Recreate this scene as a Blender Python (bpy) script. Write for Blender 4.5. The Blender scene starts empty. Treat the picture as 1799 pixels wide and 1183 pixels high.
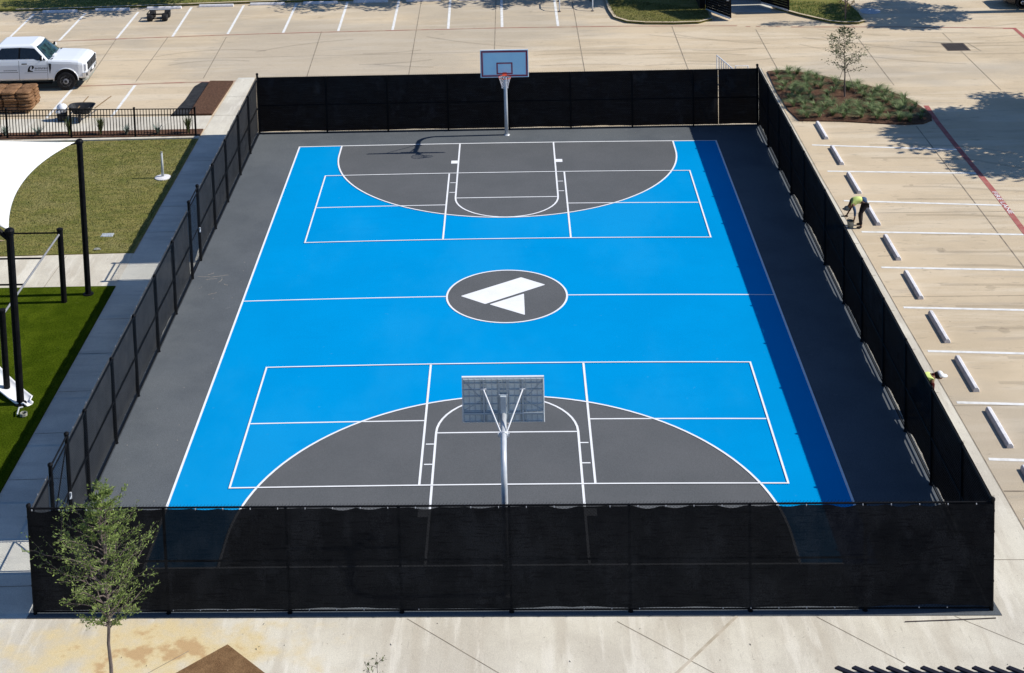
import bpy, math, random
from mathutils import Vector, Matrix
S = 0.3048                      # everything below is authored in feet
R = math.radians
C = bpy.context.scene.collection

# ------------------------------------------------------------ camera, sky, sun
cam_d = bpy.data.cameras.new("camera")
cam = bpy.data.objects.new("camera", cam_d); C.objects.link(cam)
_r = Vector((0.99886, 0.03631, -0.02974)); _fw = Vector((-0.03960, 0.99192, -0.12060)).normalized()
_r = (_r - _fw * _r.dot(_fw)).normalized(); _u = _r.cross(_fw)
cam.matrix_world = Matrix((( _r.x, _u.x, -_fw.x, 1.678*S), (_r.y, _u.y, -_fw.y, -153.6577*S),
                           (_r.z, _u.z, -_fw.z, 70.2987*S), (0, 0, 0, 1)))
cam_d.sensor_width = 36; cam_d.sensor_fit = 'HORIZONTAL'
cam_d.lens = 36 * 2831.2 / 1799
cam_d.shift_x = 0.06352; cam_d.shift_y = -0.5381
cam_d.clip_start = 0.5; cam_d.clip_end = 2000
bpy.context.scene.camera = cam

SUN_E, SUN_AZ = 41.7, 88.3        # azimuth clockwise from +Y
w = bpy.data.worlds.new("World"); bpy.context.scene.world = w; w.use_nodes = True
nt = w.node_tree; bg = nt.nodes['Background']
sky = nt.nodes.new('ShaderNodeTexSky'); sky.sky_type = 'NISHITA'; sky.sun_disc = False
sky.sun_elevation = R(SUN_E); sky.sun_rotation = R(SUN_AZ); sky.air_density = 1.0; sky.dust_density = 0.3; sky.ozone_density = 2.5
tint = nt.nodes.new('ShaderNodeMix'); tint.data_type = 'RGBA'; tint.blend_type = 'MULTIPLY'; tint.inputs[0].default_value = 1.0; tint.inputs[7].default_value = (0.74, 0.95, 1.22, 1)
nt.links.new(sky.outputs[0], tint.inputs[6]); nt.links.new(tint.outputs[2], bg.inputs[0]); bg.inputs[1].default_value = 0.085
sl = bpy.data.lights.new("sun", 'SUN'); sl.energy = 4.8; sl.angle = R(0.5); sl.color = (1.0, 0.965, 0.90)
sun = bpy.data.objects.new("sun", sl); C.objects.link(sun)
_d = Vector((math.sin(R(SUN_AZ))*math.cos(R(SUN_E)), math.cos(R(SUN_AZ))*math.cos(R(SUN_E)), math.sin(R(SUN_E))))
sun.rotation_euler = _d.to_track_quat('Z', 'Y').to_euler(); sun.location = _d * 60
vs = bpy.context.scene.view_settings
vs.view_transform = 'Standard'; vs.look = 'None'; vs.exposure = 0.12; vs.gamma = 1; vs.use_curve_mapping = False

# ------------------------------------------------------------ materials
def mat(name, c1, c2=None, scale=2.0, rough=0.85, lo=0.35, hi=0.65, stretch=(1, 1, 1), bump=0.0, bscale=30.0,
        spots=None, speck=0.0, sscale=400.0, alpha=None, metal=0.0, spec=0.15, detail=6, layers=(), stain=None):
    """c1/c2 mixed by noise (scale per metre, world position); layers: (colour, scale, lo, hi, amount, stretch)"""
    m = bpy.data.materials.new(name); m.use_nodes = True; t = m.node_tree; N = t.nodes; L = t.links
    b = N['Principled BSDF']; b.inputs['Roughness'].default_value = rough; b.inputs['Metallic'].default_value = metal
    b.inputs['Specular IOR Level'].default_value = spec
    geo = N.new('ShaderNodeNewGeometry')
    def noise(sc, st=(1, 1, 1), det=detail, off=0.0):
        mp = N.new('ShaderNodeMapping'); mp.inputs['Scale'].default_value = st; mp.inputs['Location'].default_value = (off, off*1.7, off*.3)
        L.new(geo.outputs['Position'], mp.inputs['Vector'])
        n = N.new('ShaderNodeTexNoise'); n.inputs['Scale'].default_value = sc; n.inputs['Detail'].default_value = det
        n.inputs['Roughness'].default_value = 0.6
        L.new(mp.outputs[0], n.inputs['Vector']); return n.outputs['Fac']
    def ramp(src, a, c):
        r = N.new('ShaderNodeMapRange'); r.inputs['From Min'].default_value = a; r.inputs['From Max'].default_value = c
        r.interpolation_type = 'SMOOTHSTEP'; L.new(src, r.inputs['Value']); return r.outputs[0]
    def mix(f, a, c, mode='MIX'):
        x = N.new('ShaderNodeMix'); x.data_type = 'RGBA'; x.blend_type = mode
        if isinstance(f, float): x.inputs[0].default_value = f
        else: L.new(f, x.inputs[0])
        for s_, k in ((a, 6), (c, 7)):
            if isinstance(s_, tuple): x.inputs[k].default_value = (*s_, 1)
            else: L.new(s_, x.inputs[k])
        return x.outputs[2]
    col = mix(ramp(noise(scale, stretch), lo, hi), c1, c2 or c1)
    for k, (cc, sc, a, z, amt, st) in enumerate(layers):
        f = ramp(noise(sc, st, off=7.3*(k+1)), a, z)
        mm = N.new('ShaderNodeMath'); mm.operation = 'MULTIPLY'; mm.inputs[1].default_value = amt; L.new(f, mm.inputs[0])
        col = mix(mm.outputs[0], col, cc)
    if stain:
        cc, cen, rad, nsc = stain
        vm = N.new('ShaderNodeMapping'); vm.vector_type = 'POINT'; vm.inputs['Scale'].default_value = (1/(rad[0]*S), 1/(rad[1]*S), 0)
        vm.inputs['Location'].default_value = (-cen[0]/rad[0], -cen[1]/rad[1], 0); L.new(geo.outputs['Position'], vm.inputs['Vector'])
        ln = N.new('ShaderNodeVectorMath'); ln.operation = 'LENGTH'; L.new(vm.outputs[0], ln.inputs[0])
        f1 = N.new('ShaderNodeMath'); f1.operation = 'MULTIPLY_ADD'; f1.inputs[1].default_value = 2.6; L.new(noise(nsc, off=11.0), f1.inputs[0])
        f2 = N.new('ShaderNodeMath'); f2.operation = 'SUBTRACT'; L.new(f1.outputs[0], f2.inputs[0]); L.new(ln.outputs['Value'], f2.inputs[1]); f1.inputs[2].default_value = -0.35
        col = mix(ramp(f2.outputs[0], -0.25, 0.75), col, cc[0]); 
        f3 = N.new('ShaderNodeMath'); f3.operation = 'SUBTRACT'; f3.inputs[1].default_value = 0.62; L.new(f2.outputs[0], f3.inputs[0])
        col = mix(ramp(f3.outputs[0], 0.0, 0.30), col, cc[1])
    if speck:
        f = ramp(noise(sscale, (1, 1, 1), 2), 0.3, 0.7)
        lo_ = tuple([1 - speck]*3); hi_ = tuple([1 + speck]*3)
        col = mix(1.0, col, mix(f, lo_, hi_), 'MULTIPLY')
    L.new(col, b.inputs['Base Color'])
    if bump:
        bn = N.new('ShaderNodeBump'); bn.inputs['Strength'].default_value = bump; bn.inputs['Distance'].default_value = 0.02
        L.new(noise(bscale, stretch, 4, 3.1), bn.inputs['Height']); L.new(bn.outputs[0], b.inputs['Normal'])
    if alpha is not None:
        tr = N.new('ShaderNodeBsdfTransparent'); mx = N.new('ShaderNodeMixShader'); mx.inputs[0].default_value = alpha
        L.new(tr.outputs[0], mx.inputs[1]); L.new(b.outputs[0], mx.inputs[2]); L.new(mx.outputs[0], N['Material Output'].inputs[0])
    return m

def leafmat(name, a, b_, scale=3.0, trans=0.25):
    m = bpy.data.materials.new(name); m.use_nodes = True; t = m.node_tree; N = t.nodes; L = t.links
    b = N['Principled BSDF']; b.inputs['Roughness'].default_value = 0.6; b.inputs['Specular IOR Level'].default_value = 0.25
    oi = N.new('ShaderNodeNewGeometry'); n = N.new('ShaderNodeTexNoise'); n.inputs['Scale'].default_value = scale
    L.new(oi.outputs['Position'], n.inputs['Vector'])
    ri = N.new('ShaderNodeMath'); ri.operation = 'ADD'; L.new(n.outputs['Fac'], ri.inputs[0])
    r2 = N.new('ShaderNodeMapRange'); r2.inputs['To Min'].default_value = -0.25; r2.inputs['To Max'].default_value = 0.25
    L.new(oi.outputs['Random Per Island'], r2.inputs['Value']); L.new(r2.outputs[0], ri.inputs[1])
    cr = N.new('ShaderNodeValToRGB'); cr.color_ramp.elements[0].position = 0.25; cr.color_ramp.elements[1].position = 0.75
    cr.color_ramp.elements[0].color = (*a, 1); cr.color_ramp.elements[1].color = (*b_, 1)
    L.new(ri.outputs[0], cr.inputs[0]); L.new(cr.outputs[0], b.inputs['Base Color'])
    tl = N.new('ShaderNodeBsdfTranslucent'); L.new(cr.outputs[0], tl.inputs['Color'])
    mx = N.new('ShaderNodeMixShader'); mx.inputs[0].default_value = trans
    L.new(b.outputs[0], mx.inputs[1]); L.new(tl.outputs[0], mx.inputs[2]); L.new(mx.outputs[0], N['Material Output'].inputs[0])
    return m

ST = (0.35, 2.2, 1); SV = (2.5, 0.3, 1)
M = {}
M['pave'] = mat('tan_concrete', (0.610, 0.490, 0.335), (0.530, 0.425, 0.290), 0.22, 0.9, 0.38, 0.62, (1, 1, 1), 0.25, 60, speck=0.18, sscale=55,
    layers=(((0.65, 0.545, 0.40), 0.5, 0.47, 0.62, 0.7, ST), ((0.38, 0.32, 0.25), 0.9, 0.54, 0.70, 0.4, ST), ((0.62, 0.49, 0.33), 0.16, 0.52, 0.66, 0.4, (1, 1, 1)),
            ((0.20, 0.17, 0.135), 4.5, 0.60, 0.71, 0.40, (0.4, 1.6, 1)), ((0.38, 0.34, 0.28), 0.07, 0.48, 0.58, 0.45, (0.6, 1, 1)), ((0.15, 0.12, 0.09), 7.0, 0.65, 0.71, 0.5, (.6, 1.4, 1))))
M['tyremark'] = mat('tyre_mark', (0.20, 0.17, 0.13), (0.13, 0.11, 0.09), 3, 0.9, alpha=0.13)
M['walk'] = mat('pale_concrete', (0.67, 0.62, 0.51), (0.55, 0.50, 0.41), 0.35, 0.9, 0.38, 0.62, (1, 1, 1), 0.2, 70, speck=0.12, sscale=60,
    layers=(((0.48, 0.42, 0.33), 0.8, 0.48, 0.66, 0.5, SV), ((0.74, 0.69, 0.59), 1.4, 0.5, 0.66, 0.6, SV), ((0.36, 0.32, 0.26), 7.0, 0.60, 0.70, 0.45, SV), ((0.25, 0.21, 0.16), 9.0, 0.66, 0.72, 0.5, (1, 1, 1))),
    stain=(((0.66, 0.53, 0.30), (0.52, 0.35, 0.18)), (-24.0, -54.0), (11.0, 4.2), 1.5))
M['walkdrk'] = mat('grey_concrete', (0.66, 0.63, 0.54), (0.55, 0.53, 0.46), 0.6, 0.9, 0.35, 0.65, (1, 1, 1), 0.2, 70, speck=0.14, sscale=60,
    layers=(((0.45, 0.43, 0.38), 1.2, 0.48, 0.66, 0.5, ST),))
M['joint'] = mat('dark_joint', (0.20, 0.165, 0.125), (0.33, 0.275, 0.205), 3, 0.95)  # dark brown of the pavement joints
M['jointpale'] = mat('joint_sealant', (0.42, 0.36, 0.27), (0.55, 0.48, 0.38), 3, 0.95)
M['slab'] = mat('dark_grey_court_paint', (0.116, 0.127, 0.136), (0.098, 0.108, 0.117), 0.5, 0.8, 0.35, 0.65, speck=0.20, sscale=45, bump=0.1, bscale=90, spec=0.1,
    layers=(((0.135, 0.145, 0.150), 0.25, 0.48, 0.62, 0.5, (1, 1, 1)), ((0.19, 0.195, 0.195), 2.5, 0.64, 0.72, 0.30, (1, 1, 1))))
M['key'] = mat('charcoal_key_paint', (0.118, 0.121, 0.124), (0.106, 0.110, 0.113), 0.5, 0.8, 0.35, 0.65, speck=0.16, sscale=45, bump=0.1, bscale=90, spec=0.1)
M['blue'] = mat('bright_blue_court_paint', (0.0005, 0.278, 0.615), (0.0005, 0.262, 0.585), 0.35, 0.9, 0.35, 0.65, speck=0.05, sscale=45, bump=0.1, bscale=90, spec=0.0,
    layers=(((0.012, 0.30, 0.62), 0.18, 0.46, 0.62, 0.45, (1, .5, 1)), ((0.0005, 0.235, 0.55), 1.1, 0.55, 0.72, 0.25, (.4, 1.6, 1)), ((0.06, 0.33, 0.60), 5, 0.66, 0.74, 0.25, (1, 1, 1))))
M['line'] = mat('white_line_paint', (0.86, 0.86, 0.86), (0.80, 0.80, 0.80), 2, 0.7)
M['park'] = mat('parking_line_paint', (0.80, 0.79, 0.76), (0.66, 0.64, 0.59), 4, 0.8, 0.4, 0.7, layers=(((0.5, 0.44, 0.34), 12, 0.62, 0.72, 0.5, (1, 1, 1)),))
M['red'] = mat('faded_red_paint', (0.36, 0.10, 0.09), (0.42, 0.17, 0.14), 3, 0.85, 0.35, 0.7, layers=(((0.44, 0.30, 0.22), 5, 0.60, 0.72, 0.5, (1, 1, 1)),))
M['redthin'] = mat('worn_red_paint', (0.34, 0.13, 0.10), (0.40, 0.27, 0.19), 1.2, 0.85, 0.42, 0.62)
M['lawn'] = mat('lawn_turf', (0.155, 0.158, 0.036), (0.235, 0.205, 0.062), 1.6, 0.95, 0.35, 0.65, (0.6, 1.6, 1), 0.9, 14, speck=0.35, sscale=30,
    layers=(((0.07, 0.085, 0.022), 4, 0.52, 0.72, 0.7, (0.5, 2, 1)), ((0.28, 0.23, 0.09), 3, 0.55, 0.70, 0.5, (0.5, 2, 1)), ((0.30, 0.25, 0.11), 0.5, 0.52, 0.66, 0.45, (1, 1, 1))))
M['turf'] = mat('synthetic_turf', (0.040, 0.062, 0.004), (0.062, 0.088, 0.006), 1.6, 0.95, 0.38, 0.62, (1, 1, 1), 0.8, 24, speck=0.45, sscale=26, spec=0.0,
    layers=(((0.09, 0.115, 0.02), 4, 0.6, 0.68, 0.5, (1, 1, 1)), ((0.032, 0.052, 0.003), 0.6, 0.48, 0.62, 0.6, (1, .5, 1)),))
M['blade'] = leafmat('grass_blade', (0.09, 0.11, 0.025), (0.24, 0.23, 0.08), 1.5, 0.3)
M['blade_dark'] = leafmat('shaded_grass_blade', (0.05, 0.10, 0.02), (0.13, 0.20, 0.05), 1.5, 0.3)  # darker copy of the grass blades, shade put into the colour
M['mulch'] = mat('brown_mulch', (0.075, 0.038, 0.024), (0.14, 0.075, 0.045), 12, 0.95, 0.35, 0.65, (1, 1, 1), 1.0, 40, speck=0.4, sscale=40,
    layers=(((0.26, 0.17, 0.10), 22, 0.64, 0.7, 0.7, (1, 1, 1)),))
M['soil'] = mat('brown_soil', (0.23, 0.135, 0.065), (0.17, 0.095, 0.045), 3, 0.95, 0.35, 0.65, (1, 1, 1), 0.8, 30, speck=0.2, sscale=40)
M['nearblack'] = mat('matte_black', (0.022, 0.023, 0.026), (0.04, 0.04, 0.042), 3, 0.95, 0.35, 0.65, (1, 1, 1), 0.6, 30, speck=0.2)
M['steel'] = mat('galvanised_steel', (0.62, 0.64, 0.66), (0.54, 0.56, 0.58), 6, 0.38, 0.35, 0.65, metal=0.15, spec=0.5)
M['board'] = mat('backboard_panel', (0.70, 0.94, 0.98), (0.66, 0.90, 0.96), 3, 0.4, speck=0.05)  # whitish board, blue sky light on its shaded face put into the colour
M['boardback'] = mat('backboard_reverse', (0.78, 0.82, 0.80), (0.66, 0.72, 0.72), 8, 0.55, speck=0.1, sscale=60)
M['boardrib'] = mat('backboard_ribs', (0.48, 0.53, 0.56), None, 8, 0.5)
M['border'] = mat('maroon_border', (0.42, 0.03, 0.06), (0.36, 0.025, 0.05), 8, 0.5)
M['pink'] = mat('pale_trim', (0.75, 0.62, 0.66), None, 8, 0.5)
M['white'] = mat('white_paint', (0.82, 0.82, 0.82), (0.76, 0.76, 0.76), 3, 0.5)
M['whitecon'] = mat('white_painted_concrete', (0.76, 0.74, 0.75), (0.62, 0.60, 0.60), 5, 0.8, 0.35, 0.7, speck=0.10, sscale=60, layers=(((0.30, 0.27, 0.25), 6, 0.60, 0.70, 0.5, (1, 1, 1)),))
M['rim'] = mat('orange_rim', (0.62, 0.09, 0.05), None, 3, 0.45)
M['net'] = mat('white_net', (0.80, 0.74, 0.72), None, 3, 0.9)
M['black'] = mat('black_powder_coat', (0.004, 0.004, 0.005), (0.007, 0.007, 0.008), 5, 0.6, spec=0.12)
M['wire'] = mat('black_vinyl_wire', (0.010, 0.011, 0.013), None, 5, 0.5, spec=0.3)
M['screen'] = mat('black_windscreen', (0.010, 0.0105, 0.012), (0.015, 0.0155, 0.017), 1.5, 0.95, 0.35, 0.65, speck=0.5, sscale=70, alpha=0.984, spec=0.03,
    layers=(((0.024, 0.025, 0.028), 2.2, 0.48, 0.66, 0.6, (1, 1, .5)), ((0.004, 0.004, 0.005), 6, 0.52, 0.66, 0.6, (.4, 1, 4))))  # wrinkle shading put into the colour as noise bands
M['screenfar'] = mat('black_windscreen_far', (0.006, 0.0065, 0.009), (0.012, 0.0125, 0.015), 1.2, 0.95, 0.42, 0.58, (1, 1, 2.5), speck=0.5, sscale=70, alpha=0.996, spec=0.03,
    layers=(((0.045, 0.047, 0.055), 5, 0.50, 0.68, 0.55, (0.3, 0.3, 5)), ((0.05, 0.05, 0.055), 1.6, 0.55, 0.7, 0.5, (1, 1, .7))))
M['screenlit'] = mat('sunlit_windscreen', (0.047, 0.051, 0.058), (0.062, 0.066, 0.073), 1.5, 0.95, 0.35, 0.65, speck=0.3, sscale=70, alpha=0.97, spec=0.05)  # same fabric as the black screens, sunlit tone put into the colour
M['tie'] = mat('pale_tie', (0.5, 0.5, 0.52), None, 3, 0.6)
M['bark'] = mat('grey_bark', (0.13, 0.10, 0.085), (0.20, 0.16, 0.14), 20, 0.9, 0.35, 0.65, (1, 1, .3), 0.6, 60)
M['rubber'] = mat('tyre_rubber', (0.02, 0.02, 0.022), (0.035, 0.034, 0.033), 12, 0.85)
M['carwhite'] = mat('white_car_paint', (0.80, 0.82, 0.84), None, 1, 0.22, spec=0.6)
M['cardark'] = mat('dark_car_paint', (0.012, 0.013, 0.018), None, 1, 0.22, spec=0.6)
M['glass'] = mat('tinted_glass', (0.010, 0.013, 0.018), (0.014, 0.018, 0.024), 4, 0.08, spec=0.6)
M['wshield'] = mat('windscreen_glass', (0.03, 0.07, 0.075), (0.012, 0.02, 0.025), 4, 0.06, spec=0.9)
M['chrome'] = mat('chrome', (0.62, 0.63, 0.65), (0.5, 0.5, 0.52), 3, 0.25, metal=0.7)
M['rimgrey'] = mat('grey_wheel_rim', (0.22, 0.22, 0.23), (0.28, 0.28, 0.29), 5, 0.5)
M['plastic'] = mat('dark_plastic', (0.03, 0.032, 0.035), (0.045, 0.046, 0.05), 9, 0.6)
M['vest'] = mat('high_visibility_vest', (0.72, 0.82, 0.26), (0.52, 0.62, 0.20), 6, 0.8)
M['jean'] = mat('blue_denim', (0.055, 0.095, 0.17), (0.08, 0.13, 0.22), 9, 0.9)
M['darkcloth'] = mat('dark_trousers', (0.018, 0.016, 0.018), (0.035, 0.028, 0.026), 9, 0.9)
M['maroon'] = mat('maroon_shirt', (0.06, 0.008, 0.008), (0.08, 0.012, 0.010), 9, 0.9)
M['skin'] = mat('skin', (0.22, 0.12, 0.075), None, 9, 0.6)
M['hair'] = mat('dark_hair', (0.02, 0.012, 0.010), None, 9, 0.8)
M['camo'] = mat('grey_cap', (0.22, 0.22, 0.18), (0.34, 0.34, 0.30), 9, 0.9)
M['sod'] = mat('sod_roll', (0.17, 0.088, 0.042), (0.27, 0.15, 0.078), 3, 0.95, 0.35, 0.65, (1, 1, 1), 1.0, 25, speck=0.3, sscale=25,
    layers=(((0.08, 0.045, 0.025), 7, 0.55, 0.72, 0.7, (1, 1, 1)),))
M['wood'] = mat('pallet_wood', (0.26, 0.18, 0.10), (0.18, 0.12, 0.07), 4, 0.9)
M['sail'] = mat('cream_shade_cloth', (0.93, 0.90, 0.80), (0.90, 0.87, 0.77), 3, 0.9)
M['sailtan'] = mat('tan_shade_cloth', (0.30, 0.23, 0.15), (0.26, 0.20, 0.13), 3, 0.9)
M['slide'] = mat('white_molded_plastic', (0.85, 0.85, 0.86), None, 3, 0.35)
M['grate'] = mat('cast_iron', (0.07, 0.055, 0.05), (0.11, 0.09, 0.08), 6, 0.8)
M['lid'] = mat('pale_utility_lid', (0.48, 0.50, 0.50), (0.38, 0.42, 0.46), 3, 0.7)
M['roofgrey'] = mat('grey_slat_face', (0.22, 0.23, 0.26), (0.28, 0.29, 0.32), 3, 0.6)
M['roofblk'] = mat('dark_slat_edge', (0.014, 0.014, 0.022), None, 3, 0.6)
M['leafnear'] = leafmat('feathery_leaf', (0.095, 0.135, 0.035), (0.34, 0.43, 0.12), 2.2, 0.38)
M['leafgrey'] = leafmat('grey_green_leaf', (0.09, 0.105, 0.045), (0.20, 0.22, 0.11), 3, 0.2)
M['leafrust'] = leafmat('rusty_green_leaf', (0.10, 0.09, 0.03), (0.26, 0.17, 0.07), 3, 0.3)
M['leafdark'] = leafmat('dark_green_leaf', (0.035, 0.06, 0.015), (0.07, 0.11, 0.03), 2, 0.2)
M['tuft'] = leafmat('ornamental_grass', (0.080, 0.12, 0.04), (0.31, 0.38, 0.17), 5, 0.3)
M['agave'] = leafmat('silver_leaf', (0.12, 0.16, 0.13), (0.28, 0.33, 0.28), 5, 0.1)
M['shrub'] = leafmat('reed_green', (0.07, 0.10, 0.03), (0.17, 0.20, 0.07), 5, 0.2)

# ------------------------------------------------------------ mesh builder
class MB:
    def __init__(s): s.v = []; s.f = []; s.m = []; s.e = []
    def add(s, vs, fs, mi=0):
        o = len(s.v); s.v += [tuple(p) for p in vs]; s.f += [tuple(i + o for i in f) for f in fs]; s.m += [mi]*len(fs); return s
    def hexa(s, p, mi=0):   # 8 points: bottom ring 0-3, top ring 4-7
        return s.add(p, [(3, 2, 1, 0), (4, 5, 6, 7), (0, 1, 5, 4), (1, 2, 6, 5), (2, 3, 7, 6), (3, 0, 4, 7)], mi)
    def box(s, c, d, rot=None, mi=0):
        x, y, z = d[0]/2, d[1]/2, d[2]/2
        p = [Vector(q) for q in ((-x, -y, -z), (x, -y, -z), (x, y, -z), (-x, y, -z), (-x, -y, z), (x, -y, z), (x, y, z), (-x, y, z))]
        if rot is not None: p = [rot @ q for q in p]
        return s.hexa([q + Vector(c) for q in p], mi)
    def b2(s, a, b, mi=0):
        return s.box([(a[i]+b[i])/2 for i in range(3)], [abs(b[i]-a[i]) for i in range(3)], mi=mi)
    def cbox(s, c, d, ch, mi=0):   # box with its upper edges chamfered
        x, y, z = d[0]/2, d[1]/2, d[2]/2; X, Y, Z = c
        rings = [(x, y, -z), (x, y, z-ch), (x-ch, y-ch, z)]
        v = []; 
        for a, b, h in rings: v += [(X-a, Y-b, Z+h), (X+a, Y-b, Z+h), (X+a, Y+b, Z+h), (X-a, Y+b, Z+h)]
        f = [(3, 2, 1, 0), (8, 9, 10, 11)]
        for k in (0, 4):
            for i in range(4): f.append((k+i, k+(i+1) % 4, k+4+(i+1) % 4, k+4+i))
        return s.add(v, f, mi)
    def tube(s, pts, r, n=8, cap=True, mi=0):
        pts = [Vector(p) for p in pts]; rr = r if isinstance(r, (list, tuple)) else [r]*len(pts)
        v = []; prev = None
        for i, p in enumerate(pts):
            t = (pts[min(i+1, len(pts)-1)] - pts[max(i-1, 0)]).normalized()
            if prev is None: a = t.orthogonal().normalized()
            else:
                a = prev - t*prev.dot(t); a = a.normalized() if a.length > 1e-6 else t.orthogonal().normalized()
            prev = a; b = t.cross(a)
            for k in range(n):
                th = 2*math.pi*k/n; v.append(p + (a*math.cos(th) + b*math.sin(th))*rr[i])
        f = []
        for i in range(len(pts)-1):
            for k in range(n): f.append((i*n+k, i*n+(k+1) % n, (i+1)*n+(k+1) % n, (i+1)*n+k))
        if cap: f.append(tuple(range(n-1, -1, -1))); f.append(tuple((len(pts)-1)*n+k for k in range(n)))
        return s.add(v, f, mi)
    def lathe(s, prof, c=(0, 0, 0), n=24, axis='z', mi=0):
        v = []; f = []
        for r_, h in prof:
            for k in range(n):
                t = 2*math.pi*k/n; a, b = r_*math.cos(t), r_*math.sin(t)
                q = (a, b, h) if axis == 'z' else ((a, h, b) if axis == 'y' else (h, a, b))
                v.append((c[0]+q[0], c[1]+q[1], c[2]+q[2]))
        for i in range(len(prof)-1):
            for k in range(n): f.append((i*n+k, i*n+(k+1) % n, (i+1)*n+(k+1) % n, (i+1)*n+k))
        f.append(tuple(range(n))); f.append(tuple((len(prof)-1)*n+k for k in range(n)))
        return s.add(v, f, mi)
    def prism(s, poly, z0, z1, mi=0):
        n = len(poly); v = [(x, y, z0) for x, y in poly] + [(x, y, z1) for x, y in poly]
        f = [tuple(range(n-1, -1, -1)), tuple(range(n, 2*n))] + [(i, (i+1) % n, n+(i+1) % n, n+i) for i in range(n)]
        return s.add(v, f, mi)
    def poly(s, pts, mi=0): return s.add(pts, [tuple(range(len(pts)))], mi)
    def flat(s, poly, z, mi=0): return s.add([(x, y, z) for x, y in poly], [tuple(range(len(poly)))], mi)
    def ribbon(s, pts, w_, z, closed=False, sub=3.0, mi=0):
        P = [Vector((p[0], p[1])) for p in pts]
        if closed: P.append(P[0])
        Q = [P[0]]
        for a, b in zip(P, P[1:]):
            k = max(1, int((b-a).length/sub))
            for i in range(1, k+1): Q.append(a.lerp(b, i/k))
        n = len(Q); v = []
        for i, p in enumerate(Q):
            a = Q[i-1] if i else (Q[-2] if closed else None); b = Q[i+1] if i < n-1 else (Q[1] if closed else None)
            t1 = (p-a).normalized() if a is not None else (b-p).normalized(); t2 = (b-p).normalized() if b is not None else t1
            n1 = Vector((-t1.y, t1.x)); n2 = Vector((-t2.y, t2.x)); m_ = (n1+n2).normalized(); k = w_/2/max(0.4, m_.dot(n1))
            v += [(p.x+m_.x*k, p.y+m_.y*k, z), (p.x-m_.x*k, p.y-m_.y*k, z)]
        return s.add(v, [(2*i+1, 2*i+3, 2*i+2, 2*i) for i in range(n-1)], mi)
    def grid(s, fn, nu, nv, mi=0):
        v = [fn(i/nu, j/nv) for j in range(nv+1) for i in range(nu+1)]
        f = [(j*(nu+1)+i, j*(nu+1)+i+1, (j+1)*(nu+1)+i+1, (j+1)*(nu+1)+i) for j in range(nv) for i in range(nu)]
        return s.add(v, f, mi)
    def ball(s, c, r, nu=12, nv=8, sc=(1, 1, 1), mi=0, jit=0, rnd=None):
        v = []
        for j in range(nv+1):
            ph = math.pi*j/nv
            for i in range(nu):
                th = 2*math.pi*i/nu; k = r*(1 + (rnd.uniform(-jit, jit) if rnd else 0))
                v.append((c[0]+k*sc[0]*math.sin(ph)*math.cos(th), c[1]+k*sc[1]*math.sin(ph)*math.sin(th), c[2]+k*sc[2]*math.cos(ph)))
        return s.add(v, [(j*nu+i, (j+1)*nu+i, (j+1)*nu+(i+1) % nu, j*nu+(i+1) % nu) for j in range(nv) for i in range(nu)], mi)
    def mapv(s, fn): s.v = [fn(p) for p in s.v]; return s

def wloc(o):
    p = Vector((0, 0, 0))
    while o is not None: p = p + o.location; o = o.parent
    return p

def obj(name, mb, m, parent=None, loc=(0, 0, 0), world=False, smooth=False, bevel=0.0, bseg=2, recalc=True):
    """loc in feet; world=True: the verts are world feet and are shifted under the parent"""
    me = bpy.data.meshes.new(name)
    off = Vector((0, 0, 0))
    if world: off = (wloc(parent)/S if parent is not None else Vector((0, 0, 0))) + Vector(loc)
    me.from_pydata([((p[0]-off.x)*S, (p[1]-off.y)*S, (p[2]-off.z)*S) for p in mb.v], [], mb.f)
    ms = m if isinstance(m, (list, tuple)) else [m]
    for k in ms: me.materials.append(M[k] if isinstance(k, str) else k)
    if len(ms) > 1: me.polygons.foreach_set('material_index', mb.m)
    if smooth: me.polygons.foreach_set('use_smooth', [True]*len(me.polygons))
    me.update()
    o = bpy.data.objects.new(name, me); C.objects.link(o); o.location = Vector(loc)*S
    if parent is not None: o.parent = parent
    if bevel:
        b = o.modifiers.new('b', 'BEVEL'); b.width = bevel*S; b.segments = bseg; b.limit_method = 'ANGLE'; b.angle_limit = R(35)
    return o

def tag(o, label, cat, group=None):
    o['label'] = label; o['category'] = cat
    if group: o['group'] = group
    return o
def thing(name, label, cat, loc=(0, 0, 0), rz=0, group=None):
    o = bpy.data.objects.new(name, None); C.objects.link(o); o.location = Vector(loc)*S; o.rotation_euler.z = rz
    o.empty_display_size = 0.2
    return tag(o, label, cat, group)
def struct(name, mb, m, kind='structure', **k):
    o = obj(name, mb, m, **k); o['kind'] = kind; return o
def kids(o): return [c for c in bpy.data.objects if c.parent == o]
def dup(o, loc, rz=None, sc=None, label=None, parent=None):
    c = o.copy(); C.objects.link(c)
    if parent is None:
        c.location = Vector(loc)*S
        if rz is not None: c.rotation_euler.z = rz
        if sc is not None: c.scale = sc
        if label: c['label'] = label
    else: c.parent = parent
    for k in kids(o): dup(k, None, parent=c)
    return c

# ------------------------------------------------------------ the ground
g = MB().flat([(-600, -500), (600, -500), (600, 700), (-600, 700)], 0.0)
struct('ground', g, 'pave')

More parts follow.
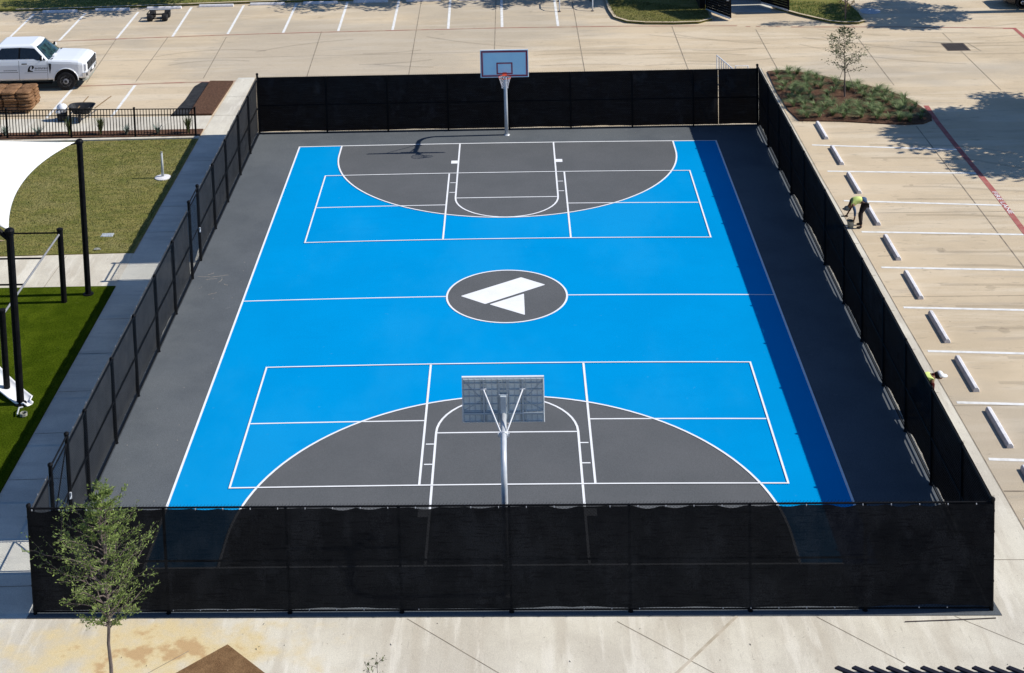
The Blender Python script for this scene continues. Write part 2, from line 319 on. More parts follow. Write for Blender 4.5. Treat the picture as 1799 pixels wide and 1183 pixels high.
# pale walks: walk in front of the court, left walk, cross walk, right strip
RC = [(-60, 38.4), (-40, 38.25), (-20, 38.0), (-5, 37.75), (10, 37.6), (32, 37.2), (47, 37.1), (75, 36.9)]
mb = MB(); mb.flat([(-80, -80), (60, -80), (60, -57.5), (38.4, -57.5), (38.4, -50.45), (-80, -50.45)], 0.012)
for (y0, x0), (y1, x1) in zip(RC, RC[1:]):
    if y0 >= -50: mb.flat([(33.0, y0), (x0, y0), (x1, y1), (33.0, y1)], 0.012)
mb.flat([(33.0, -50.45), (38.35, -50.45), (38.25, -40), (33.0, -40)], 0.012)
struct('front_walkway', mb, 'walk')
mb = MB(); mb.flat([(-40.3, -50.4), (-33.2, -50.4), (-32.4, -48), (-32.4, 49.4), (-37, 49.4), (-37, 75), (-39.4, 75), (-40.2, 48.4), (-40.3, 11.8), (-60, 11.2), (-90, 10.8), (-90, 3.0), (-60, 3.4), (-40.3, 3.7)], 0.012)
struct('side_walkway', mb, 'walkdrk')
# the cross walk and upper walk get a paler, cleaner concrete
mb = MB(); mb.flat([(-90, 10.9), (-60, 11.3), (-41.2, 12.0), (-40.35, 11.85), (-40.35, 3.75), (-60, 3.45), (-90, 3.1)], 0.024)
mb.flat([(-40.1, 48.9), (-36.8, 49.4), (-36.9, 74.5), (-39.5, 74.3)], 0.024)
mb.flat([(-95, 57.3), (-60, 57.8), (-40.2, 57.9), (-40.15, 52.4), (-60, 52.2), (-95, 51.6)], 0.024)
struct('cross_walkway', mb, 'walk')
mb = MB(); mb.prism([(-90, 47.6), (-40.2, 48.35), (-40.2, 48.95), (-90, 48.3)], 0, 0.28)
struct('lawn_kerb', mb, 'walk')

# lawns and turf
mb = MB(); mb.prism([(-95, 11.5), (-60, 11.5), (-41.0, 12.1), (-40.4, 12.1), (-40.3, 48.3), (-95, 47.5)], 0, 0.10)
struct('lawn', mb, 'lawn')
mb = MB(); mb.prism([(-100, 2.9), (-60, 3.35), (-40.32, 3.6), (-40.34, -80), (-100, -80)], 0, 0.12)
struct('synthetic_turf', mb, 'turf')
LT = [(-150, 115.5), (-85, 115.9), (-72.9, 116.2), (-43.5, 118.2), (-18.8, 119.0), (0, 119.2), (16.3, 119), (16.3, 160), (-150, 160)]
mb = MB(); mb.prism(LT, 0, 0.4); struct('far_lawn', mb, 'lawn')
LE = [(16.6, 160), (16.9, 116), (17.2, 108), (17.7, 103.5), (19.6, 100.9), (22.5, 99.9), (27, 99.5), (31.0, 99.7), (33.2, 101.6), (33.2, 107), (32.4, 160)]
mb = MB(); mb.prism(LE, 0, 0.4); struct('corner_lawn', mb, 'lawn')
LF = [(44.2, 160), (44.4, 107.5), (47.5, 103.2), (51.5, 98.6), (53.5, 97.7), (55.8, 97.6), (57.0, 98.6), (57.2, 103), (56.8, 109), (54, 118), (53, 160)]
mb = MB(); mb.prism(LF, 0, 0.35); struct('island_lawn', mb, 'lawn')
mb = MB()
for P_ in (LT, LE, LF):
    mb.ribbon(P_[1:-1], 0.5, 0.405)
struct('lawn_kerb_top', mb, 'pave')

# planting beds
BED = [(37.5, 73.1), (39.6, 73.6), (42.3, 72.6), (44.5, 70.9), (48.5, 67.3), (52.4, 63.6), (54.4, 59.6), (55.4, 55.2), (55.6, 52.6), (55.2, 50.9), (53.8, 49.6), (51.5, 49.3), (47.5, 50.1), (43.7, 51.0), (38.2, 51.5), (37.5, 56), (37.3, 64)]
rnd = random.Random(3)
mb = MB(); mb.prism(BED, 0, 0.16)
def inside(p, poly):
    x, y = p; c = False
    for i in range(len(poly)):
        (x1, y1), (x2, y2) = poly[i], poly[i-1]
        if (y1 > y) != (y2 > y) and x < (x2-x1)*(y-y1)/(y2-y1)+x1: c = not c
    return c
struct('planting_bed', mb, 'mulch')
mb = MB()
for _ in range(2600):
    p = (rnd.uniform(37, 56), rnd.uniform(49, 74))
    if inside(p, BED):
        a = rnd.uniform(0, math.pi); l = rnd.uniform(.05, .16); ca, sa = math.cos(a)*l, math.sin(a)*l; z = 0.17+rnd.uniform(0, .05)
        mb.add([(p[0]-ca, p[1]-sa, z), (p[0]+sa*.3, p[1]-ca*.3, z+.02), (p[0]+ca, p[1]+sa, z+rnd.uniform(0, .08)), (p[0]-sa*.3, p[1]+ca*.3, z+.03)], [(0, 1, 2, 3)])
struct('mulch_chips', mb, 'mulch', kind='stuff')
mb = MB(); mb.prism([(-43.4, 57.95), (-40.25, 57.95), (-39.75, 72.7), (-43.2, 72.9), (-43.3, 66)], 0, 0.3)
mb.prism([(-95, 48.95), (-40.3, 49.45), (-40.3, 52.0), (-95, 51.3)], 0, 0.2)
struct('mulch_strip', mb, 'mulch')
mb = MB(); mb.prism([(-45.9, 57.95), (-43.45, 57.95), (-43.35, 66), (-43.25, 72.8), (-44.4, 72.9), (-45.1, 71.0), (-45.2, 65)], 0, 0.12)
struct('dark_strip', mb, 'nearblack')  # near-black strip along the left side of the mulch
def diamond_kerb():
    c = Vector((-18.9, -57.4)); r_ = 4.15
    return [(c.x-r_*1.02, c.y), (c.x, c.y-r_), (c.x+r_*1.02, c.y), (c.x, c.y+r_)]
mb = MB(); mb.flat(diamond_kerb(), 0.036); struct('tree_pit_soil', mb, 'soil')

# ------------------------------------------------------------ slab joints and painted markings
mb = MB()
def seg(mb, a, b, w_=0.12, z=0.014): mb.ribbon([a, b], w_, z)
for a, b in [((-62.9, 97.2), (-61.7, 74)), ((-54.6, 97.8), (-54.4, 74)), ((-29.9, 99.3), (-28.7, 51)), ((-14.7, 118), (-14.1, 51)), ((-1.8, 118), (-1.9, 51)),
             ((11.2, 119), (11.5, 51)), ((26.4, 98.2), (26.4, 51)), ((39.3, 95.6), (39.2, 74.4)), ((67.4, 91.7), (67.7, 63)), ((52.7, 49), (52.7, -60)),
             ((-45, 97), (-44.6, 75)), ((54, 96), (53.9, 66)), ((80, 90), (80, 55))]: seg(mb, a, b)
for y in (86.0,): seg(mb, (-95, y-1.5), (0, y), .07); seg(mb, (0, y), (85, y-2), .07)
for y in (20.3, -1.0, -22.3, -43): seg(mb, (37.9, y), (90, y-.4), .06)
seg(mb, (38.3, -35.4), (80, -36), .16)
struct('pavement_joints', mb, 'joint')
mb = MB(); mb2 = MB()
for a, b in [((-6.9, -50.6), (-0.6, -56.2)), ((7.5, -51), (13.4, -56.3)), ((21.1, -50.6), (25.9, -55.4)), ((-0.6, -56.2), (6, -62)), ((13.4, -56.3), (20, -62)), ((-21.4, -53.9), (-26.0, -58.4))]: seg(mb, a, b, .05, .026)
seg(mb, (30.4, -50.6), (42, -60), .04, .026)
for y in (-44.2, -36, -28, -20, -12, -4, 4, 12, 20, 28, 36, 44): seg(mb, (33.3, y), (37.4, y-.05), .05, .026)
for k in range(len(RC)-1): mb.ribbon([(RC[k][1], RC[k][0]), (RC[k+1][1], RC[k+1][0])], .09, .026)
for y in (40.5, 33, 25.5, 18, -3.6, -10.8, -18, -25.2, -32.4, -46.6): seg(mb, (-40.2, y-.3), (-33.0, y), .06, .026)
seg(mb, (-47.8, 3.4), (-47.6, 11.5), .05, .038); seg(mb, (-40.1, 57.8), (-36.9, 57.9), .07, .038); seg(mb, (-40.1, 66), (-36.9, 66.1), .05, .038)
struct('walkway_joints', mb, 'joint')
seg(mb2, (15.7, -50.5), (10.2, -57.3), .22, .038); struct('sealed_crack', mb2, 'jointpale')

mb = MB()
for a, b in [((-63.1, 113.8), (-62.9, 97.4)), ((-72.2, 113.7), (-72.1, 96.7)), ((-54.4, 116.3), (-53.9, 97.8)), ((-45.4, 116.9), (-45.1, 98.8)), ((-36.3, 117.6), (-36.1, 98.9)),
             ((-27.5, 117.9), (-27.2, 99.3)), ((-18.6, 118.6), (-18.4, 99.3)), ((-9.7, 118.6), (-9.4, 99.4)), ((-0.9, 118.6), (-0.7, 99.8)), ((8.2, 118.6), (8.3, 99.8)), ((-81.2, 113.8), (-80.9, 98.4)),
             ((-54.1, 72.2), (-54.1, 58.2)), ((-63.0, 72.0), (-63.1, 58.0)), ((-72.0, 71.8), (-72.1, 58))]: seg(mb, a, b, .42, .018)
for (x0, y0, x1, y1) in [(38.2, 42.5, 56.0, 39.9), (38.3, 33.35, 55.7, 31.9), (38.3, 24.0, 56.0, 21.9)]: mb.ribbon([(x0, y0), (x1, y1)], .40, .018)
for x, y in [(38.38, 15.07), (38.38, 5.88), (38.4, -3.4), (38.4, -12.4), (38.46, -21.75), (38.5, -30.8), (38.6, -39.3), (38.7, -48)]:
    mb.ribbon([(x, y), (55.4, y-1.35)], .40, .018)
struct('parking_lines', mb, 'park')
mb = MB(); mb.ribbon([(56.0, 57), (55.75, 50), (55.7, 42), (55.75, 34), (55.8, 25), (55.6, 15), (55.4, 0), (55.3, -30), (55.2, -60)], .66, .019)
mb.ribbon([(77.2, 93.6), (78.9, 93.4), (78.9, 88), (79.2, 70)], .62, .019)
struct('fire_lane_stripe', mb, 'red')
mb = MB(); mb.ribbon([(-90, 93), (-81.1, 94.6), (-72.4, 96.4), (-56, 97.6), (-40.4, 98.5), (-20, 99.0), (0.9, 99.3), (20, 98.9), (36.7, 97.9)], .30, .021)
mb.ribbon([(45.0, 96.6), (60, 95.6), (77.2, 93.7)], .34, .021)
for x in (38.0, 39.6, 41.5, 42.7): mb.ribbon([(x, 97.4-(x-38)*.1), (x+.7, 97.3-(x-38)*.1)], .25, .021)
mb.ribbon([(-90, 71.0), (-61.6, 72.3), (-50, 73.0), (-37.0, 73.5)], .34, .021)
struct('red_kerb_line', mb, 'redthin')
def text_mb(txt, size, ext=0.0):
    cu = bpy.data.curves.new('t', 'FONT'); cu.body = txt; cu.size = 1; cu.resolution_u = 2
    o = bpy.data.objects.new('t', cu); C.objects.link(o); dg = bpy.context.evaluated_depsgraph_get(); me = o.evaluated_get(dg).to_mesh()
    mb = MB(); mb.add([(v.co.x*size, v.co.y*size, 0) for v in me.vertices], [tuple(p.vertices) for p in me.polygons])
    o.evaluated_get(dg).to_mesh_clear(); C.objects.unlink(o); bpy.data.objects.remove(o); bpy.data.curves.remove(cu); return mb
t_ = text_mb("FIRE LANE", 0.86)
wd = max(p[0] for p in t_.v)
t_.mapv(lambda p: (55.53+p[1]*.88, 19.5+(wd-p[0])*(6.6/wd), 0.032))
struct('fire_lane_lettering', t_, 'line')

mb = MB(); rd = random.Random(404)
for _ in range(16):
    cx, cy, r_ = rd.uniform(-55, 75), rd.uniform(76, 96), rd.uniform(14, 60); a0 = rd.uniform(-.4, .4)+math.pi/2; sg = rd.choice((1, -1)); sp = rd.uniform(8, 22)/r_
    for off in (0, 5.6):
        pts = [(cx+(r_+off)*math.cos(a0+sp*k/10), cy+sg*((r_+off)*math.sin(a0+sp*k/10)-r_)) for k in range(11)]
        if all(74.5 < p[1] < 97 for p in pts): mb.ribbon(pts, .5, .0165, sub=99)
for y0 in (44, 34.5, 26, 16, 8, -1.5, -12, -22):
    for off in (1.8, 6.4): mb.ribbon([(43+rd.uniform(0, 3), y0-off), (50, y0-off-.2), (56, y0-off-rd.uniform(.2, 1.6)), (62, y0-off-rd.uniform(1, 5))], .55, .0165)
struct('tyre_marks', mb, 'tyremark')
mb = MB()
for x, y in [(46, 37), (47, 28.5), (45.5, 10), (48, .8), (46.5, -8.5), (47, -17), (-59, 64), (-49.5, 107), (-31, 108), (4, 109)]:
    n = 14; r_ = rd.uniform(.25, .6); mb.flat([(x+r_*rd.uniform(.7, 1.2)*math.cos(6.283*k/n), y+r_*rd.uniform(.7, 1.2)*math.sin(6.283*k/n)) for k in range(n)], .017)
struct('oil_spots', mb, 'tyremark')

# ------------------------------------------------------------ the court
LH, PI_, FT, AR, AC, SD, PK, KW, KI = 44.68, 14.17, 18.47, 21.05, 3.48, 26.49, 22.0, 5.95, 6.95
WC = [0.153, 0.0312, 0.0432, -0.709, -0.0714, -0.0413, -0.0539, -0.1596, -0.0031, 0.0443, 0.0051, 0.4336]
def wy(p):
    x, y = max(-1, min(1, p[0]/30)), max(-1.05, min(1.05, p[1]/45))
    F = (1, x, y, x*x, x*y, y*y, x**3, x*x*y, x*y*y, y**3, x**4, x*x*y*y)
    return (p[0], p[1] + sum(a*b for a, b in zip(WC, F)), p[2])
mb = MB(); mb.prism([(-33.5, -50.4), (0, -50.45), (33.6, -50.55), (33.4, -48), (33.15, 0), (33.0, 50.6), (-33.0, 50.6), (-33.05, 0), (-33.3, -48)], 0, 0.06)
struct('court_slab', mb, 'slab')
mb = MB(); mb.grid(lambda u, v: (-SD+2*SD*u, -LH+2*LH*v, 0.075), 20, 30); struct('court_blue_paint', mb.mapv(wy), 'blue')
mb = MB()
for sg in (1, -1):
    n = 60; yc = LH-AC; P_ = []
    for i in range(n+1):
        a = math.pi*i/n; P_.append((AR*math.cos(a), yc-AR*math.sin(a)))
    v = [(x, sg*y, 0.088) for x, y in P_] + [(x, sg*LH, 0.088) for x, y in P_]
    mb.add(v, [(i, i+1, n+2+i, n+1+i) for i in range(n)])
n = 64; mb.add([(6*math.cos(2*math.pi*i/n), 6*math.sin(2*math.pi*i/n), 0.088) for i in range(n)], [tuple(range(n))])
struct('court_key_paint', mb.mapv(wy), 'key')
mb = MB(); z = 0.101; W1, W2 = 0.20, 0.165
mb.ribbon([(-SD, -LH), (SD, -LH), (SD, LH), (-SD, LH)], W1, z, closed=True)
mb.ribbon([(-SD+.1, 0), (-6, 0)], W2, z); mb.ribbon([(6, 0), (SD-.1, 0)], W2, z)
mb.ribbon([(6*math.cos(2*math.pi*i/72), 6*math.sin(2*math.pi*i/72)) for i in range(72)], .19, z+.013, closed=True)
for sg in (1, -1):
    yc = LH-AC
    arc = [(-AR, LH)] + [(-AR*math.cos(math.pi*i/60), yc-AR*math.sin(math.pi*i/60)) for i in range(61)] + [(AR, LH)]
    mb.ribbon([(x, sg*y) for x, y in arc], .19, z+.026)
    yf = LH-FT
    ky = [(-KW, LH), (-KW, yf)] + [(-KW*math.cos(math.pi*i/24), yf-KW*math.sin(math.pi*i/24)) for i in range(1, 24)] + [(KW, yf), (KW, LH)]
    mb.ribbon([(x, sg*y) for x, y in ky], .19, z+.013)
    mb.ribbon([(-KW+.09, sg*yf), (KW-.09, sg*yf)], W2, z)
    for s2 in (1, -1):
        for yy in (13.6, 16.7): mb.ribbon([(s2*6.04, sg*(LH-yy)), (s2*6.72, sg*(LH-yy))], .15, z)
        mb.ribbon([(s2*6.04, sg*(LH-6.65)), (s2*6.85, sg*(LH-6.65))], 1.0, z)
        mb.ribbon([(s2*KI, sg*(PI_+.08)), (s2*KI, sg*(PI_+19.92))], .19, z+.013)
        mb.ribbon([(s2*(KI+.1), sg*(PI_+10)), (s2*(PK-.08), sg*(PI_+10))], W2, z)
    mb.ribbon([(-PK, sg*PI_), (PK, sg*PI_), (PK, sg*(PI_+20)), (-PK, sg*(PI_+20))], W2, z+.039, closed=True)
struct('court_white_lines', mb.mapv(wy), 'line')
mb = MB()
def rounded(poly, r_=0.12):
    out = []
    n = len(poly)
    for i in range(n):
        a, b, c = Vector(poly[i-1]), Vector(poly[i]), Vector(poly[(i+1) % n])
        p = b+(a-b).normalized()*r_; q = b+(c-b).normalized()*r_
        for k in range(4):
            t = k/3; out.append(tuple(p*(1-t)**2+b*2*t*(1-t)+q*t*t))
    return out
mb.flat(rounded([(-4.62, 0.18), (-2.15, -1.70), (3.90, 2.58), (1.46, 4.42)]), 0.101)
mb.flat(rounded([(-1.72, -1.79), (1.75, -4.22), (1.71, 0.55)]), 0.101)
struct('court_center_emblem', mb, 'line')
mb = MB()
for x, y, l, a in [(-31.3, 5.6, 1.9, -.1), (-29.8, 5.8, 1.6, .25), (-29.6, 4.7, .9, 1.2), (-30.6, 5.0, 1.3, .1), (-29.9, 1.5, .8, .5), (-28.9, 3.6, .6, -.6), (-30.9, 6.3, .8, .9)]:
    pts = [(x+l*(t-.5)*math.cos(a)+rnd.uniform(-.08, .08), y+l*(t-.5)*math.sin(a)+rnd.uniform(-.08, .08)) for t in (0, .2, .4, .6, .8, 1)]
    mb.ribbon(pts, .035, .072)
for _ in range(40): 
    x, y = rnd.choice([(rnd.uniform(-32, -27), rnd.uniform(-45, 10)), (rnd.uniform(-32, 32), rnd.uniform(45.5, 49.5))]); mb.box((x, y, .075), (.05, .05, .02))
struct('court_scuffs', mb, 'jointpale')

# ------------------------------------------------------------ chain link fences
def chain(p0, p1, z0, z1, sp=0.236, r_=0.0085):
    p0, p1 = Vector(p0), Vector(p1); L_ = (p1-p0).length; d = (p1-p0)/L_; H = z1-z0; mb = MB(); nrm = Vector((-d.y, d.x))
    for sgn in (1, -1):
        k = -H
        while k < L_:
            a0, a1 = k, k+H; h0, h1 = 0, H
            if a0 < 0: h0 = -a0; a0 = 0
            if a1 > L_: h1 = H-(a1-L_); a1 = L_
            if h1-h0 > .05:
                q0, q1 = (h0, h1) if sgn > 0 else (H-h0, H-h1)
                A = p0+d*a0; B = p0+d*a1
                mb.tube([(A.x, A.y, z0+q0), (B.x, B.y, z0+q1)], r_, 3, cap=False)
            k += sp
    k = 0
    while k < L_:         # twisted tips above the top rail
        A = p0+d*k; mb.tube([(A.x, A.y, z1-.02), (A.x+d.x*.05, A.y+d.y*.05, z1+.12)], r_*1.3, 3, cap=False); k += sp
    return mb
def screen(p0, p1, off, bays, ztop, zbot, seed, wob=.05, tie=1.9, tops=.12, bots=.5, smooth_foot=False):
    """sheet hung along p0-p1, offset sideways, with drooping top hem, scalloped foot and slight billow"""
    rd = random.Random(seed); p0, p1 = Vector(p0), Vector(p1); L_ = (p1-p0).length; d = (p1-p0)/L_; n = Vector((-d.y, d.x)) if off >= 0 else Vector((d.y, -d.x)); off = abs(off)
    nu = max(4, int(L_/.3)); nv = 14; ph = [rd.uniform(0, 6.28) for _ in range(8)]
    na = int(L_/tie)+3; dr = [rd.uniform(.1, 1)**1.5 for _ in range(na)]; nb = [rd.uniform(.15, 1) for _ in range(na)]
    def bayf(s_):
        for k, (a, b) in enumerate(zip(bays, bays[1:])):
            if a <= s_ <= b: return (s_-a)/max(.01, b-a), k
        return 0.0, 0
    def fn(u, v):
        s_ = u*L_; t, k = bayf(s_)
        q = (s_ % tie)/tie; kk = int(s_/tie)
        top = ztop-tops*dr[kk]*math.sin(math.pi*q)
        bot = zbot+bots*nb[k % na]*math.sin(math.pi*t)**.7*(0.55+.45*abs(math.sin(3*math.pi*t+ph[k % 8])))
        if smooth_foot: bot = zbot*min(1, 5*min(t, 1-t)+.1)*(.8+.35*nb[(k*3+1) % na])+bots*nb[k % na]*math.sin(math.pi*t)**(.3+.9*nb[(k+5) % na])*(1-.30*abs(math.sin(s_*1.3+ph[k % 8]))-.15*abs(math.sin(s_*3.1+ph[(k+2) % 8])))
        z_ = bot+(top-bot)*v
        w_ = wob*(math.sin(s_*.9+ph[0]+2*v)*.5+math.sin(s_*2.3+ph[1]-3*v)*.3+math.sin(s_*5.1+ph[2]+7*v)*.2+math.sin(9*v+s_*.7)*.25)
        q_ = p0+d*s_+n*(off+.5*wob+w_*math.sin(math.pi*min(1, max(0, v)))**.5)
        return (q_.x, q_.y, z_)
    mb = MB(); mb.grid(fn, nu, nv); return mb
def post(mb, x, y, h, r_=.10, cap=True):
    mb.tube([(x, y, 0.05), (x, y, h)], r_, 10)
    if cap: mb.lathe([(r_*1.25, -.06), (r_*1.3, .05), (r_*.9, .14), (r_*.25, .19)], (x, y, h), 10)
def fence(name, label, p0, p1, posts, corner, off, zt, zb, bots, seed, screens, smat, rails=(7.42, 3.75, .28), extra=(), gates=(), wob=.05, tops=.12, chain_side=0.0, ties=True, posth=7.5, smooth_foot=False, ch=7.55, pr=.105):
    """posts: distance list along p0->p1. gates: (a,b) distances with no fence"""
    P0, P1 = Vector(p0), Vector(p1); L_ = (P1-P0).length; d = (P1-P0)/L_
    t = thing(name, label, 'fence', ((P0.x+P1.x)/2, (P0.y+P1.y)/2, 0))
    for s_ in posts:
        q = P0+d*s_; mb = MB(); post(mb, q.x, q.y, posth, pr, posth != 7.8); mb.lathe([(.19, 0), (.19, .03), (.12, .05)], (q.x, q.y, .062), 10)
        obj('line_post', mb, 'black', t, world=True, smooth=False)
    for s_ in corner:
        q = P0+d*s_; mb = MB(); post(mb, q.x, q.y, 8.1, .14)
        for h in (.4, 2.2, 4, 5.8, 7.3): mb.lathe([(.165, -.05), (.165, .05)], (q.x, q.y, h), 10)
        obj('corner_post', mb, 'black', t, world=True)
    runs = []; a = 0
    for ga, gb in gates: runs.append((a, ga)); a = gb
    runs.append((a, L_))
    for a, b in runs:
        A, B = P0+d*a, P0+d*b
        for h, nm in zip(rails, ('top_rail', 'middle_rail', 'bottom_rail')):
            mb = MB(); mb.tube([(A.x, A.y, h), (B.x, B.y, h)], .07 if nm != 'bottom_rail' else .06, 8); obj(nm, mb, 'black', t, world=True)
        nn = Vector((-d.y, d.x))*chain_side
        obj('wire_mesh', chain(A+nn, B+nn, .74 if smooth_foot else .12, ch), 'wire', t, world=True)
        if smooth_foot: mb = MB(); mb.tube([(A.x, A.y, .55), (B.x, B.y, .55)], .04, 6); obj('tension_cable', mb, 'black', t, world=True)
    for (a, b) in screens:
        A, B = P0+d*a, P0+d*b; bb = sorted(set([0, b-a]+[s_-a for s_ in list(posts)+list(corner) if a < s_ < b]))
        obj('windscreen', screen(A, B, off, bb, zt, zb, seed+int(a), wob, bots=bots, tops=tops, smooth_foot=smooth_foot), smat, t, world=True, smooth=True)
    if ties:
        rd = random.Random(seed); mb = MB(); nn = (Vector((-d.y, d.x)) if off >= 0 else Vector((d.y, -d.x)))*(abs(off)+.06)
        for (a, b) in screens:
            s_ = a+.3
            while s_ < b:
                q = P0+d*s_+nn
                if rd.random() < .8: mb.box((q.x, q.y, zt-.03), (.05, .05, .10))
                if rd.random() < .6: mb.box((q.x, q.y, zb+.02), (.05, .05, .08))
                s_ += 1.9
        sc_o = [c for c in bpy.data.objects if c.parent == t and c.name.startswith('windscreen')][0]
        o_ = obj('screen_ties', mb, 'tie', sc_o, world=True); o_['kind'] = 'stuff'
    return t, P0, d
# near
fence('chain_link_fence', 'black screened chain link fence nearest the camera across the whole bottom of the court', (-33.0, -49.92), (33.05, -49.98),
      [9.4, 17.9, 25.7, 33.3, 41.5, 49.7, 57.5], [0, 66.05], -.19, 7.95, .42, .26, 5, [(0, 66.05)], 'screen', rails=(7.90, 3.95, .22), tops=.24, posth=7.8, ch=8.02)
# far
fence('chain_link_fence', 'black screened chain link fence behind the far basketball hoop', (-32.45, 50.0), (32.6, 50.1),
      [8.95, 16.95, 24.85, 32.85, 40.85, 48.85, 56.75], [0, 65.05], .11, 7.62, .22, .14, 9, [(0, 60.0), (60.05, 65.05)], 'screenfar', rails=(7.62, 3.85, .12), wob=.12, ch=7.72, posth=7.5)
# right
fence('chain_link_fence', 'black screened chain link fence along the parking stalls with lit gaps at its foot', (32.6, 50.1), (33.05, -49.98),
      [8.1, 16.1, 24.1, 32.1, 43.5, 52.6, 60.5, 68.9, 76.6, 84.6, 92.8], [0], .12, 7.97, .42, .46, 13, [(0, 100.0)], 'screenfar', tops=.03, rails=(7.92, 3.95, .28), ties=False, smooth_foot=True, ch=8.02, posth=8.0)
# left: runs from near corner to far corner, gates at y -45.1..-40.8 and 5.2..9.7
yl = lambda y: y+49.92
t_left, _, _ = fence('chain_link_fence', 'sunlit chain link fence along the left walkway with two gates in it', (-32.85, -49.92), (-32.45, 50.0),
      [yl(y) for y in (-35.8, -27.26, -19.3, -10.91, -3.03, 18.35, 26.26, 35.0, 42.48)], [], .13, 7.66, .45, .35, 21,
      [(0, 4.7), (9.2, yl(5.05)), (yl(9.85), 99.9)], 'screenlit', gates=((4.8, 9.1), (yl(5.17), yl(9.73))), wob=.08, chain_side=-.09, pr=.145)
def gate(y0, y1, brace, label, x=-32.62):
    t = thing('gate', label, 'gate', (x, (y0+y1)/2, 0))
    for y in (y0, y1): mb = MB(); post(mb, x, y, 8.35, .16); obj('gate_post', mb, 'black', t, world=True)
    a, b = y0+.28, y1-.28; mb = MB()
    mb.tube([(x, a, .35), (x, a, 7.7), (x, b, 7.7), (x, b, .35), (x, a, .35)], .075, 8)
    mb.tube([(x, a, 3.9), (x, b, 3.9)], .06, 8)
    if brace: mb.tube([(x, a, .45), (x, b, 3.85)], .05, 6); mb.tube([(x, a, 4.0), (x, b, 7.6)], .05, 6)
    obj('leaf_frame', mb, 'black', t, world=True)
    mb = MB(); mb.tube([(x, y0, 8.2), (x, y1, 8.2)], .075, 8); obj('header_rail', mb, 'black', t, world=True)
    obj('wire_mesh', chain((x-.03, a), (x-.03, b), .4, 7.6), 'wire', t, world=True)
    mb = MB(); mb.box((x+.12, b, 3.6), (.16, .14, .5)); mb.tube([(x+.2, b, 3.6), (x+.2, b-.5, 3.6)], .03, 6); obj('latch', mb, 'steel', t, world=True)
    for h in (1.0, 6.9): mb = MB(); mb.lathe([(.19, -.1), (.19, .1)], (x, y0, h), 10); mb.box((x, y0+.17, h), (.1, .25, .12)); obj('hinge', mb, 'black', t, world=True)
gate(5.17, 9.73, False, 'unscreened gate in the left fence opening onto the cross walkway')
gate(-45.1, -40.8, True, 'braced gate in the left fence behind the feathery young tree', -32.82)

